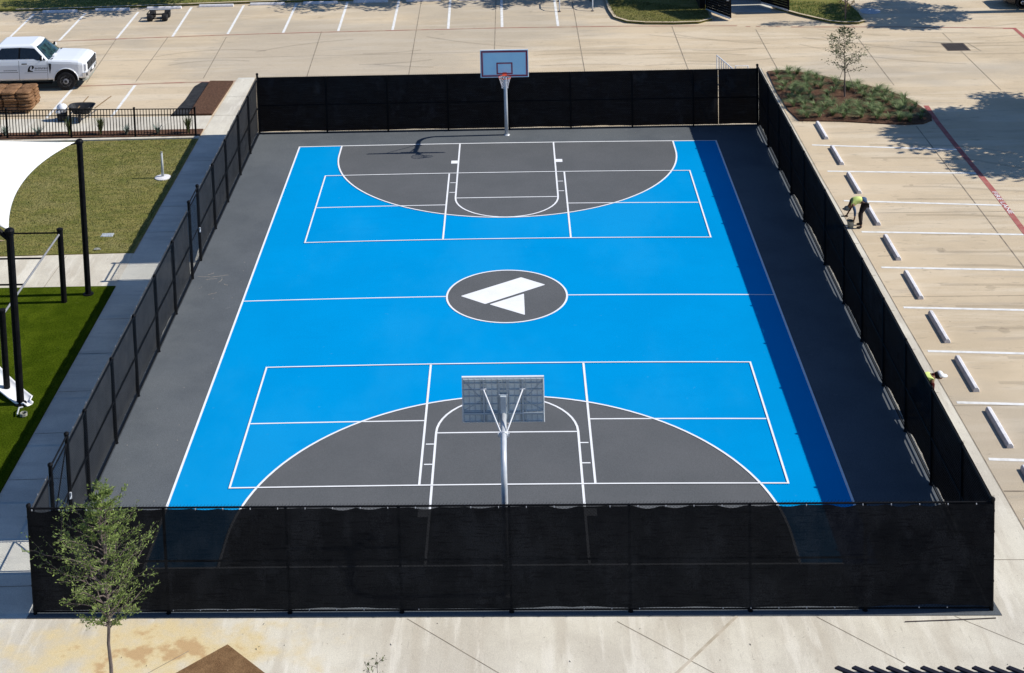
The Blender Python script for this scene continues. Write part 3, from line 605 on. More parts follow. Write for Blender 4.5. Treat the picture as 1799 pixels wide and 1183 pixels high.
# ------------------------------------------------------------ basketball hoops
def hoop(sg, label):
    t = thing('basketball_hoop', label, 'basketball hoop', (0, sg*48, .06), 0, 'basketball hoops on the court')
    Y = lambda q: sg*(48-q)     # q = distance from the pole towards the court
    mb = MB(); pts = [(0, Y(0), .06), (0, Y(0), 4), (0, Y(0), 8.1)]
    for i in range(1, 9):
        a = math.pi/2*i/8*.95; pts.append((0, Y(2.05*(1-math.cos(a))), 8.1+2.05*math.sin(a)))
    pts.append((0, Y(4.0), 10.22)); pts.append((0, Y(5.75), 10.40))
    mb.tube(pts, [.24, .235, .225]+[.215]*9+[.20], 14); mb.lathe([(.42, 0), (.42, .05), (.3, .08), (.25, .12)], (0, Y(0), .06), 16)
    obj('pole', mb, 'steel', t, world=True, smooth=True)
    mb = MB(); mb.lathe([(.29, -.14), (.31, -.1), (.31, .1), (.29, .14)], (0, Y(3.2), 10.16), 14, 'y'); mb.box((.34, Y(3.2), 10.16), (.16, .12, .22)); mb.box((-.34, Y(3.2), 10.16), (.16, .12, .22))
    obj('pole_clamp', mb, 'steel', t, world=True)
    for s2 in (1, -1):
        mb = MB(); mb.tube([(s2*.2, Y(3.25), 10.3), (s2*1.42, Y(5.75), 12.25)], .055, 8); mb.box((s2*1.42, Y(5.82), 12.27), (.42, .12, .12)); obj('brace', mb, 'white', t, world=True)
    yb = 5.95
    mb = MB(); y0, y1 = sorted((Y(yb), Y(yb+.14))); mb.b2((-2.95, y0, 9.66), (2.95, y1, 13.08))
    bd = obj('backboard', mb, 'board' if sg > 0 else 'boardback', t, world=True)
    mb = MB(); f0, f1 = sorted((Y(yb-.03), Y(yb+.17)))
    mb.tube([(-2.97, Y(yb+.07), 9.64), (2.97, Y(yb+.07), 9.64), (2.97, Y(yb+.07), 13.10), (-2.97, Y(yb+.07), 13.10), (-2.97, Y(yb+.07), 9.64)], .062, 8)
    mb.b2((-3.0, f0, 13.06), (3.0, f1, 13.15))
    obj('frame', mb, 'white', bd, world=True)
    yf = Y(yb+.15); fy = Y(yb+.165); mb = MB(); mb2 = MB()
    def rect(mb, x0, z0, x1, z1, w_, y_):
        a, b = sorted((y_, y_+(-sg)*.015))
        mb.b2((x0, a, z0), (x1, b, z0+w_)); mb.b2((x0, a, z1-w_), (x1, b, z1)); mb.b2((x0, a, z0+w_), (x0+w_, b, z1-w_)); mb.b2((x1-w_, a, z0+w_), (x1, b, z1-w_))
    rect(mb, -2.88, 9.73, 2.88, 13.02, .17, yf); rect(mb, -1.0, 10.02, 1.0, 11.52, .14, yf); obj('target_lines', mb, 'border', bd, world=True)
    rect(mb2, -2.70, 9.91, 2.70, 12.84, .08, yf); rect(mb2, -.85, 10.17, .85, 11.37, .05, yf); obj('pale_trim', mb2, 'pink', bd, world=True)
    mb = MB(); yk = Y(yb-.05)
    for x in [-2.9+5.8*i/14 for i in range(15)]: mb.box((x, yk, 11.37), (.05, .12, 3.35))
    for z_ in (9.75, 10.3, 10.55, 11.1, 11.7, 12.2, 12.7, 13.0): mb.box((0, yk-.02*sg*-1, z_), (5.85, .10, .045))
    for s2 in (1, -1):
        mb.tube([(s2*2.9, yk, 12.9), (s2*1.5, yk, 11.4)], .03, 5); mb.tube([(s2*1.5, yk, 11.4), (s2*2.9, yk, 10.6)], .025, 5)
        mb.box((s2*1.42, Y(yb-.12), 11.4), (.12, .12, 3.3)); mb.box((s2*.30, Y(yb-.13), 11.4), (.10, .12, 3.3))
    mb.box((0, Y(yb-.14), 10.42), (5.8, .1, .12)); obj('rear_ribs', mb, 'boardrib' if sg < 0 else 'steel', bd, world=True)
    mb = MB(); mb.box((0, Y(yb-.28), 10.95), (.46, .26, 1.75)); mb.box((0, Y(yb-.18), 11.85), (.7, .12, .1)); obj('board_mount', mb, 'boardrib', t, world=True, bevel=.03)
    rc = Y(yb+.15+1.25); mb = MB()
    n = 28; mb.tube([(.75*math.cos(2*math.pi*i/n), rc+.75*math.sin(2*math.pi*i/n), 10.0) for i in range(n+1)], .032, 6)
    mb.b2((-.28, *[min(Y(yb+.15), Y(yb+.65))], 9.93), (.28, max(Y(yb+.15), Y(yb+.65)), 10.02)); mb.b2((-.25, min(Y(yb+.15), Y(yb+.22)), 9.75), (.25, max(Y(yb+.15), Y(yb+.22)), 10.25))
    for s2 in (1, -1): mb.tube([(s2*.2, Y(yb+.2), 9.78), (s2*.45, rc+sg*.55, 9.97)], .025, 5)
    rm = obj('rim', mb, 'rim', t, world=True)
    mb = MB(); nn = 12
    for k in range(nn):
        for dk in (1, -1):
            pts = []
            for j in range(7):
                h = j/6; r_ = .75-.36*min(1, h*1.3)-.02*math.sin(h*6); a = 2*math.pi*(k+dk*.5*j)/nn; pts.append((r_*math.cos(a), rc+r_*math.sin(a), 9.98-1.35*h))
            mb.tube(pts, .022, 4, cap=False)
    obj('net', mb, 'net', rm, world=True)
    return t
hoop(1, 'far basketball hoop whose sky-tinted backboard front faces the camera')
hoop(-1, 'near basketball hoop seen from behind with ribbed grey backboard rear')

# ------------------------------------------------------------ wheel stops
def stop_mb():
    mb = MB(); n = 6; L_ = 3.0; v = []
    prof = [(-.30, 0), (-.27, .22), (-.14, .42), (.14, .42), (.27, .22), (.30, 0)]
    for s_ in (-L_, -L_+.12, L_-.12, L_):
        k = .93 if abs(s_) == L_ else 1
        for x, z_ in prof: v.append((x*k, s_, z_*k))
    f = [tuple(range(5, -1, -1)), tuple(range(18, 24))]
    for j in range(3):
        for i in range(5): f.append((j*6+i, j*6+i+1, (j+1)*6+i+1, (j+1)*6+i))
    mb.add(v, f); return mb
o0 = obj('wheel_stop', stop_mb(), 'whitecon', bevel=.03)
grp = 'white wheel stops in the stalls right of the court'
tag(o0, 'white wheel stop nearest the planting bed in the right stalls', 'wheel stop', grp)
# stalls are nine feet apart; the two beyond the worker overlap in view
ys = [(40.35, 47.4), (40.42, 38.3), (40.5, 29.0), (40.55, 19.7), (40.55, 10.5), (40.5, 1.3), (40.6, -7.9), (40.63, -17.0), (40.7, -26.2), (40.78, -35.3)]
labs = ['white wheel stop nearest the planting bed in the right stalls', 'second wheel stop down from the planting bed in the right stalls',
        'third wheel stop down from the planting bed, just above the bending worker', 'wheel stop directly behind the legs of the bending worker',
        'first wheel stop below the bending worker in the right stalls', 'second wheel stop below the bending worker in the right stalls', 'third wheel stop below the bending worker in the right stalls',
        'wheel stop beside the white cap of the crouching worker', 'first wheel stop below the crouching worker in the white cap',
        'nearest wheel stop, cut off by the right edge of the photo']
for i, ((x, y), lb) in enumerate(zip(ys, labs)):
    if i == 0: o0.location = Vector((x, y, .004))*S; o0['label'] = lb
    else: dup(o0, (x, y, .004), label=lb)
SX = [(-76.9, 114.6), (-67.9, 115.2), (-59.0, 115.6), (-41.3, 116.9), (-32.1, 117.0), (-23.4, 117.3), (-14.3, 117.4), (-5.2, 117.4), (4.0, 117.6), (-50.1, 116.4)]
lb2 = ['wheel stop in the row by the far lawn, directly behind the white pickup, leftmost', 'wheel stop by the far lawn, between the pickup and the black cart', 'wheel stop right behind the small black cart',
       'second wheel stop right of the black cart by the far lawn', 'third wheel stop right of the black cart by the far lawn', 'fourth wheel stop right of the black cart by the far lawn',
       'fifth wheel stop right of the black cart by the far lawn', 'wheel stop by the far lawn in the stall above the far backboard', 'wheel stop by the far lawn nearest the bicycle racks', 'first wheel stop right of the black cart by the far lawn']
for (x, y), lb in zip(SX, lb2):
    c = dup(o0, (x, y, .004), rz=R(90), label=lb); c['group'] = 'white wheel stops along the far lawn'

# ------------------------------------------------------------ left side: shade sail, posts, climbing bars, slide
def mast(x, y, h, r_, label, lean=0):
    t = thing('sail_post', label, 'post', (x, y, .1))
    mb = MB(); mb.tube([(x, y, .1), (x, y, h)], r_, 12); obj('shaft', mb, 'black', t, world=True, smooth=False)
    mb = MB(); mb.lathe([(r_*1.3, -.15), (r_*1.35, .1), (r_*.9, .25), (.03, .3)], (x, y, h), 12); obj('cap', mb, 'black', t, world=True)
    mb = MB(); mb.tube([(x-.1, y, h-.1), (x-1.0, y+.25, h-.35)], [.14, .05], 6); obj('tension_arm', mb, 'black', t, world=True)
    mb = MB(); mb.lathe([(.55, 0), (.55, .08), (.28, .12)], (x, y, .12), 12); obj('base_plate', mb, 'black', t, world=True)
    return t
mast(-42.65, 1.66, 16.2, .30, 'tall black shade sail post beside the climbing bars at the walkway')
t = mast(-42.9, -20.6, 16.0, .33, 'tall black shade sail post standing over the end of the white slide')
mb = MB(); mb.tube([(-42.9, -20.6, 15.2), (-46.3, -20.6, 18.4)], .22, 8); obj('upper_arm', mb, 'black', t, world=True)
def sail_fn(A, B, D, sag):
    A, B, D = Vector(A), Vector(B), Vector(D); c = (A+B+D)/3
    def fn(u, v):
        p = A.lerp(B, u); q = p.lerp(D, v)
        s_ = 4*u*(1-u)*(1-v)**2*sag; q = q+(c-A.lerp(B, .5)).normalized()*s_
        for (P_, Q_, uu) in ((A, D, 1-u), (B, D, u)):
            w_ = 4*v*(1-v)*max(0, uu)**3*sag*.9; mid = P_.lerp(Q_, .5); q = q+(c-mid).normalized()*w_
        return (q.x, q.y, q.z-.6*math.sin(math.pi*u)*math.sin(math.pi*min(1, v*1.2))*.5)
    return fn
t = thing('shade_sail', 'large cream shade sail stretched between the two tall black posts', 'shade sail', (-55, -5, 15))
mb = MB(); fn = sail_fn((-43.35, 2.4, 15.9), (-43.3, -19.6, 15.7), (-86, 9.5, 16.6), 2.3); mb.grid(fn, 24, 24)
o = obj('cloth', mb, 'sail', t, world=True, smooth=True); sm = o.modifiers.new('s', 'SOLIDIFY'); sm.thickness = .02*S
mb = MB(); mb.tube([fn(i/24, 0) for i in range(25)], .03, 5); mb.tube([fn(0, i/24) for i in range(25)], .03, 5); mb.tube([fn(1, i/24) for i in range(25)], .03, 5); obj('edge_cable', mb, 'steel', t, world=True)
t = thing('shade_sail', 'tan shade sail corner tucked below the cream one at the left edge', 'shade sail', (-52, -22, 13))
mb = MB(); fn = sail_fn((-43.5, -20.2, 15.0), (-70, -34, 11), (-62, -6, 13.8), 1.6); mb.grid(fn, 16, 16)
o = obj('cloth', mb, 'sailtan', t, world=True, smooth=True); sm = o.modifiers.new('s', 'SOLIDIFY'); sm.thickness = .02*S

t = thing('climbing_frame', 'black metal overhead climbing bars on thick posts beside the synthetic turf', 'climbing frame', (-50, -9, .1))
for x, y in ((-44.65, -.1), (-44.8, -18.35), (-54.5, -.1), (-54.6, -18.35)):
    mb = MB(); mb.tube([(x, y, .1), (x, y, 7.75)], .29, 12); mb.lathe([(.33, -.1), (.33, .08), (.2, .14)], (x, y, 7.75), 12); obj('post', mb, 'black', t, world=True)
for x in (-44.7, -54.55): mb = MB(); mb.tube([(x, -.1, 7.3), (x, -18.35, 7.4)], .10, 8); obj('side_beam', mb, 'rimgrey' if x > -50 else 'black', t, world=True)
for y in (-.1, -6.3, -12.2, -18.35): mb = MB(); mb.tube([(-44.7, y, 7.4), (-54.55, y, 7.4)], .09, 8); obj('rung', mb, 'black', t, world=True)

t = thing('slide', 'white molded slide end lying on the turf at the left edge', 'slide', (-43.5, -19.5, .1))
mb = MB()
def sl_fn(u, v):
    P_ = Vector((-50.5, -13.2)).lerp(Vector((-42.0, -20.9)), u); d_ = Vector((8.5, -7.7)).normalized(); n_ = Vector((-d_.y, d_.x))
    wv = .95*(1-.15*u-(.55 if u > .93 else 0)); x = (v-.5)*2
    zc = 2.2*(1-u)**1.7+.16+.35*abs(x)**4*(1-.4*u)
    return (P_.x+n_.x*x*wv, P_.y+n_.y*x*wv, zc)
mb.grid(sl_fn, 24, 14); o = obj('chute', mb, 'slide', t, world=True, smooth=True); sm = o.modifiers.new('s', 'SOLIDIFY'); sm.thickness = .12*S
mb = MB(); mb.lathe([(.16, 0), (.16, .03), (.08, .05)], (-42.85, -20.45, .40), 12); obj('bolt_cover', mb, 'camo', t, world=True)
mb = MB(); mb.tube([(-47, -16.2, .1), (-47, -16.2, .7)], .12, 8); obj('support', mb, 'steel', t, world=True)
t = thing('hose_reel', 'small pale metal tube and coil on the turf at the foot of the slide post', 'hose reel', (-42.4, -22.2, .12))
mb = MB(); mb.tube([(-42.55, -21.2, .14), (-42.6, -22.0, .5), (-42.5, -22.9, .35)], .07, 8); obj('tube', mb, 'steel', t, world=True)
mb = MB()
for k in range(3): mb.tube([(-42.0+.3*math.cos(a/8*6.283), -22.7+.3*math.sin(a/8*6.283), .2+.09*k) for a in range(9)], .05, 6)
obj('coil', mb, 'camo', t, world=True)

t = thing('game_post', 'short pale post on a round white base standing on the lawn', 'post', (-41.95, 34.35, .1))
mb = MB(); mb.tube([(-41.95, 34.35, .15), (-41.95, 34.35, 3.3)], [.17, .12], 12); obj('shaft', mb, 'lid', t, world=True, smooth=True)
mb = MB(); mb.lathe([(.98, 0), (.98, .10), (.75, .17), (.3, .22)], (-41.95, 34.35, .1), 28); obj('base', mb, 'whitecon', t, world=True)
mb = MB(); mb.lathe([(.15, 0), (.15, .08), (.05, .12)], (-41.95, 34.35, 3.3), 12); obj('cap', mb, 'camo', t, world=True)
mb = MB(); mb.cbox((-44.45, 16.85, .12), (1.35, .95, .09), .03); tag(obj('utility_lid', mb, 'lid', loc=(-44.45, 16.85, .12), world=True), 'small pale rectangular utility lid set in the left lawn', 'utility lid')
mb = MB(); mb.ball((-44.6, 12.9, .16), .35, 8, 5, (1.2, .8, .4), jit=.25, rnd=rnd); tag(obj('stone', mb, 'camo', loc=(-44.6, 12.9, .16), world=True), 'small pale stone at the lawn edge beside the cross walkway', 'stone')

# picket fence
t = thing('picket_fence', 'black iron picket fence along the planting strip above the lawn', 'fence', (-57, 49.2, 0))
FX = [-40.7, -48.75, -57.3, -65.9, -74.5, -83.0]
fy = lambda x: 49.05+(-x-40.7)*.028
for x in FX: mb = MB(); mb.box((x, fy(x), 2.05), (.22, .22, 4.1)); mb.box((x, fy(x), 4.13), (.28, .28, .07)); obj('post', mb, 'black', t, world=True)
for a, b in zip(FX, FX[1:]):
    mb = MB()
    for h in (3.92, 3.12, .45): mb.tube([(a-.11, fy(a), h), (b+.11, fy(b), h)], .075, 4)
    obj('rail_set', mb, 'black', t, world=True)
    mb = MB(); n = int((a-b)/.40)
    for i in range(1, n): x = a+(b-a)*i/n; mb.box((x, fy(x), 2.15), (.085, .085, 3.5))
    obj('pickets', mb, 'black', t, world=True)

# ------------------------------------------------------------ plants
def blades(seed, n, h, spread, wid, curl, lean=(0, 0)):
    rd = random.Random(seed); mb = MB()
    for _ in range(n):
        a = rd.uniform(0, 6.283); L_ = h*rd.uniform(.6, 1.1); sp = spread*rd.uniform(.3, 1.1); r0 = rd.uniform(0, .12)*spread
        d = Vector((math.cos(a), math.sin(a))); nrm = Vector((-d.y, d.x))*wid*.5; v = []
        for j in range(5):
            s_ = j/4; hz = L_*(s_ - curl*s_*s_*.9); r_ = r0+sp*s_**1.6; k = 1-s_*.85
            cx, cy = d.x*r_+lean[0]*s_*s_, d.y*r_+lean[1]*s_*s_
            v += [(cx+nrm.x*k, cy+nrm.y*k, hz), (cx-nrm.x*k, cy-nrm.y*k, hz)]
        mb.add(v, [(2*j, 2*j+1, 2*j+3, 2*j+2) for j in range(4)])
    return mb
kinds = [obj('grass_clump', blades(s_, 110, 1.85, 1.25, .070, .62, (rnd.uniform(-.4, .4), rnd.uniform(-.4, .2))), 'tuft') for s_ in (1, 2, 3, 4)]
spots = []
rd = random.Random(12); tries = 0
while len(spots) < 84 and tries < 20000:
    tries += 1; p = (rd.uniform(37.5, 55), rd.uniform(50, 73))
    if not inside((p[0]+.7, p[1]+.7), BED) or not inside((p[0]-.7, p[1]-.7), BED) or not inside((p[0], p[1]-1), BED): continue
    if math.hypot(p[0]-46, p[1]-60.9) < 1.9: continue
    if 43.5 < p[0] < 48.5 and 58 < p[1] < 61.5: continue
    if all(math.hypot(p[0]-q[0], p[1]-q[1]) > 1.30 for q in spots): spots.append(p)
for i, p in enumerate(spots):
    sc = rd.uniform(.8, 1.2)
    o = kinds[i] if i < 4 else kinds[i % 4].copy()
    if i >= 4: C.objects.link(o)
    o.location = Vector((p[0], p[1], .15))*S; o.rotation_euler.z = rd.uniform(0, 6.28); o.scale = (sc, sc, sc*rd.uniform(.85, 1.1))
    tag(o, 'arching grey-green ornamental grass clump among its like in the mulched bed around the young tree', 'ornamental grass', 'ornamental grass clumps in the planting bed')
ip = [(-47.2, 'tall green reed clump behind the right end of the picket fence'), ]
reed = [( -42.0, 'upright green clump behind the right end of the picket fence'), (-53.7, 'upright green clump second from the right behind the picket fence'), (-57.9, 'upright green clump behind the picket fence in front of the wheelbarrow')]
r0 = obj('reed_clump', blades(31, 110, 2.5, .85, .11, .12), 'shrub')
for i, (x, lb) in enumerate(reed):
    o = r0 if i == 0 else r0.copy()
    if i: C.objects.link(o)
    o.location = Vector((x, 50.6, .2))*S; o.rotation_euler.z = i*1.7; tag(o, lb, 'plant', 'upright clumps behind the picket fence')
a0 = obj('agave_plant', blades(41, 26, 1.5, 1.25, .24, .25), 'agave')
for i, (x, lb) in enumerate([(-46.0, 'silver agave right of centre behind the picket fence'), (-50.2, 'silver agave between the two right upright clumps behind the picket fence'), (-62.0, 'silver agave behind the picket fence left of the wheelbarrow'), (-66.4, 'silver agave at the left edge behind the picket fence')]):
    o = a0 if i == 0 else a0.copy()
    if i: C.objects.link(o)
    o.location = Vector((x, 50.4, .2))*S; o.rotation_euler.z = i*1.3; tag(o, lb, 'plant', 'silver agaves behind the picket fence')

def tree(name, label, base, h, clear, seed, crownfn, nbr, leafn, leafsz, lm, trunk_r, up=.9, sub=4, droop=0.0, cat='tree', spray=.35, twig=.012, aspect=.45, rv=(.6, 1.12)):
    """tapered trunk, limbs that fill the crown envelope, sprays of leaf faces round every twig"""
    rd = random.Random(seed); t = thing(name, label, cat, base); B = Vector(base)
    tr = MB(); cr = MB(); n = 10
    wob = [Vector((rd.uniform(-.06, .06), rd.uniform(-.06, .06), 0)) for _ in range(n+1)]
    tp = [Vector((0, 0, h*.96*i/n))+wob[i]*(i/n)*h*.18 for i in range(n+1)]
    tr.tube(tp, [trunk_r*(1-.88*i/n) for i in range(n+1)], 8)
    def on(z_):
        k = min(n-.001, z_/(h*.96)*n); i = int(k); return tp[i].lerp(tp[i+1], k-i)
    def leaf(p, d):
        a = rd.uniform(0, 6.283); b = rd.uniform(-.6, 1.0); L_ = leafsz*rd.uniform(.6, 1.35)
        v = (d*.8+Vector((math.cos(a), math.sin(a), b))).normalized(); s_ = v.cross(Vector((rd.uniform(-1, 1), rd.uniform(-1, 1), rd.uniform(-1, 1)))).normalized()*L_*aspect*.5
        cr.add([p, p+v*L_*.5+s_, p+v*L_, p+v*L_*.5-s_], [(0, 1, 2, 3)])
    for k in range(nbr):
        f = (k+.5)/nbr; z0 = clear+(h*.93-clear)*f**1.05; a = k*2.39996+rd.uniform(-.5, .5)
        r_ = crownfn(f)*rd.uniform(*rv); p0 = on(z0); d = Vector((math.cos(a), math.sin(a), 0)); pts = [p0]
        rise = r_*up*rd.uniform(.7, 1.25)
        for j in range(1, 6):
            s_ = j/5; q = p0+d*r_*s_+Vector((0, 0, rise*s_-droop*r_*s_*s_)) + Vector((rd.uniform(-1, 1), rd.uniform(-1, 1), rd.uniform(-.7, .7)))*.06*r_
            pts.append(q)
        tr.tube(pts, [trunk_r*.34*(1-f*.6)*(1-.85*j/5)+twig*.5 for j in range(6)], 5, cap=False)
        for m_ in range(sub):
            s_ = .25+.75*(m_+rd.random())/sub; i = min(4, int(s_*5)); q0 = pts[i].lerp(pts[i+1], s_*5-i)
            a2 = a+rd.uniform(-1.3, 1.3); L2 = r_*rd.uniform(.18, .42); q1 = q0+Vector((math.cos(a2)*L2, math.sin(a2)*L2, L2*rd.uniform(-.1, .9)*up))
            tr.tube([q0, q0.lerp(q1, .5)+Vector((0, 0, .04)), q1], [twig, twig*.7, twig*.4], 3, cap=False)
            dd = (q1-q0).normalized()
            for l in range(leafn):
                q = q0.lerp(q1, rd.uniform(.1, 1.05))+Vector((rd.gauss(0, 1), rd.gauss(0, 1), rd.gauss(0, 1)))*spray*.3; leaf(q, dd)
        dd = (pts[-1]-pts[-2]).normalized()
        for l in range(leafn):
            i = rd.randint(2, 4); q = pts[i].lerp(pts[i+1], rd.random())+Vector((rd.gauss(0, 1), rd.gauss(0, 1), rd.gauss(0, 1)))*spray*.25; leaf(q, dd)
    obj('trunk', tr, 'bark', t); obj('crown', cr, lm, t)
    return t
tree('feathery_tree', 'slender feathery green young tree in front of the near fence', (-25.15, -59.6, 0), 15.9, 5.5, 5,
     lambda f: 2.2+1.7*(f/.30) if f < .30 else 3.95*(1-(f-.30)/.78)**.95, 92, 12, .20, 'leafnear', .15, up=.70, sub=7, spray=.15, twig=.012, aspect=.34, rv=(.45, 1.28))
tree('young_tree', 'sparse young tree with grey-green leaves standing in the mulched planting bed', (46.04, 60.9, .15), 10.3, 3.3, 8,
     lambda f: 2.7*math.sin(math.pi*min(1, .22+f*.78))**.8, 34, 8, .30, 'leafgrey', .12, up=.55, sub=4, spray=.7, twig=.012)
t = thing('tree_stakes', 'thin slanted stake wires holding the young tree in the planting bed', 'tree stake', (46.0, 60.9, .3))
mb = MB(); mb.tube([(44.9, 62.0, .3), (46.0, 60.9, 4.6)], .03, 5); mb.tube([(47.7, 61.6, .3), (46.1, 60.9, 4.8)], .03, 5); obj('wire', mb, 'bark', t, world=True)
tree('staked_tree', 'rusty green young tree cut off by the top edge on the small island lawn', (54.0, 98.9, .3), 12, .8, 15,
     lambda f: 1.6*math.sin(math.pi*min(1, .3+f*.7))**.7, 40, 9, .28, 'leafrust', .12, up=2.2, sub=4, spray=.5, twig=.02)
tree('shrub_tips', 'sparse leafy shrub tips poking in at the bottom edge', (-8.0, -61, 0), 4.6, .5, 17,
     lambda f: 1.9*(1-f*.75), 14, 2, .22, 'leafgrey', .06, up=.8, sub=3, spray=.25, twig=.012, cat='shrub')

def bigtree(label, base, h, rx, rz, seed, n=5200, leaf=.85, clumps=46, gr='shade trees beyond the frame'):
    rd = random.Random(seed); t = thing('shade_tree', label, 'tree', base, 0, gr); tr = MB(); cr = MB()
    cz = h-rz
    tr.tube([(0, 0, 0), (.2, .1, cz*.5), (0, .2, cz)], [1.0, .75, .5], 10)
    cl = []
    for k in range(clumps):
        while True:
            q = Vector((rd.uniform(-1, 1), rd.uniform(-1, 1), rd.uniform(-1, 1)))
            if .25 < q.length < 1: break
        c = Vector((q.x*rx, q.y*rx, cz+q.z*rz)); cl.append(c)
        tr.tube([(0, .1, cz*.75), Vector((0, 0, cz*.85)).lerp(c, .5)+Vector((0, 0, .5)), c], [.3, .16, .05], 5, cap=False)
    per = n//clumps
    for c in cl:
        cs = rd.uniform(.16, .30)*rx
        for _ in range(per):
            q = Vector((rd.gauss(0, 1), rd.gauss(0, 1), rd.gauss(0, 1))).normalized()*cs*rd.random()**.4; q.z *= .6; p = c+q; L_ = leaf*rd.uniform(.5, 1.2)
            v = Vector((rd.uniform(-1, 1), rd.uniform(-1, 1), rd.uniform(-.6, .6))).normalized(); s_ = v.cross(Vector((rd.uniform(-1, 1), rd.uniform(-1, 1), rd.uniform(-1, 1)))).normalized()*L_*.3
            cr.add([p, p+v*L_*.5+s_, p+v*L_, p+v*L_*.5-s_], [(0, 1, 2, 3)])
    obj('trunk', tr, 'bark', t); obj('crown', cr, 'leafdark', t); return t
bigtree('large dark leafy tree just off the right edge shading the drive', (92.0, 46.0, 0), 30, 15.5, 8, 51, 24000, leaf=1.05, clumps=110)
bigtree('large dark leafy tree off the upper right shading the drive beyond the island lawn', (85.5, 103.5, 0), 27, 8.6, 6.5, 52, 8500, clumps=60)
bigtree('large dark leafy tree off the top edge shading the left end of the far lawn', (-50, 124, 0), 28, 14, 7, 53, 11000, clumps=80)
bigtree('large dark leafy tree off the top edge shading the middle of the far lawn', (-4, 123.5, 0), 28, 12.5, 7, 54, 9000, clumps=70)
bigtree('large dark leafy tree off the top edge beside the dumpster enclosure', (44, 117.5, 0), 26, 9, 6, 55, 8000, clumps=60)
bigtree('large dark leafy tree off the top edge over the right part of the far lawn', (23, 124, 0), 28, 11, 7, 56, 8000, clumps=60)

# grass blades over the lawn so its surface is not a flat sheet
def blade_field(name, poly, n, h, seed, m, z0):
    rd = random.Random(seed); xs = [p[0] for p in poly]; ysx = [p[1] for p in poly]; mb = MB(); k = 0
    while k < n:
        p = (rd.uniform(min(xs), max(xs)), rd.uniform(min(ysx), max(ysx)))
        if not inside(p, poly): continue
        k += 1; a = rd.uniform(0, 6.283); d = Vector((math.cos(a), math.sin(a))); q = rd.uniform(.03, .16); hh = h*rd.uniform(.5, 1.2); wd_ = .035
        mb.add([(p[0]-d.y*wd_, p[1]+d.x*wd_, z0), (p[0]+d.y*wd_, p[1]-d.x*wd_, z0), (p[0]+d.x*q, p[1]+d.y*q, z0+hh)], [(0, 1, 2)])
    o = struct(name, mb, m, kind='stuff'); o['label'] = 'short grass blades'; del o['label']; return o
blade_field('lawn_grass', [(-62, 11.6), (-41.0, 12.2), (-40.5, 12.2), (-40.4, 48.2), (-66, 47.6)], 42000, .16, 61, 'blade', .09)
blade_field('corner_grass', LE[1:-1], 9000, .22, 62, 'blade', .39)
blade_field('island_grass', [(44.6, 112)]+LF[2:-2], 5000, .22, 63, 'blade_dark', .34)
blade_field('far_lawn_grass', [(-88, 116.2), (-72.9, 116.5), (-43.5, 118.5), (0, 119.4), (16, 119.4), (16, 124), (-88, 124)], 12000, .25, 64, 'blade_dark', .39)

# ------------------------------------------------------------ pickup truck
def wheel(parent, x, y, r_, wdt, hub='chrome', side=-1):
    mb = MB(); mb.lathe([(r_*.66, -wdt/2), (r_*.93, -wdt/2), (r_, -wdt/2+.08), (r_, wdt/2-.08), (r_*.93, wdt/2), (r_*.66, wdt/2)], (x, y, r_), 28, 'y')
    wl = obj('wheel', mb, 'rubber', parent, smooth=False)
    mb = MB(); yo = y+side*wdt/2
    mb.lathe([(r_*.64, side*.0), (r_*.60, side*-.10), (r_*.50, side*-.06), (r_*.26, side*.02), (r_*.20, side*.05), (r_*.16, side*.06)], (x, yo, r_), 24, 'y')
    obj('rim', mb, hub, wl)
    mb = MB(); mb.lathe([(r_*.15, side*.05), (r_*.15, side*.075)], (x, yo, r_), 14, 'y'); obj('hub_cap', mb, 'plastic', wl)
    mb = MB()
    for k in range(8): a = k*math.pi/4; mb.lathe([(r_*.065, side*-.02), (r_*.065, side*.03)], (x+r_*.40*math.cos(a), yo, r_+r_*.40*math.sin(a)), 8, 'y')
    obj('vent_holes', mb, 'black', wl)
    return wl
def section_loft(mb, st, mi=0):
    """st: list of (x, halfwidth, zbottom, ztop, shoulder)"""
    v = []; n = 0
    for x, hw, zb, zt, sh in st:
        half = [(hw*.94, zb), (hw, zb+.35), (hw, zt-.62), (hw-.06, zt-.30), (hw-sh*.45, zt-.08), (hw-sh, zt-.01), (hw*.4, zt+.04)]
        ring = [(-a, b) for a, b in half] + [(a, b) for a, b in reversed(half)]
        n = len(ring); v += [(x, y, z_) for y, z_ in ring]
    f = []
    for i in range(len(st)-1):
        for k in range(n-1): f.append((i*n+k, i*n+k+1, (i+1)*n+k+1, (i+1)*n+k))
        f.append((i*n+n-1, i*n, (i+1)*n, (i+1)*n+n-1))
    f.append(tuple(range(n-1, -1, -1))); f.append(tuple((len(st)-1)*n+k for k in range(n))); mb.add(v, f, mi)
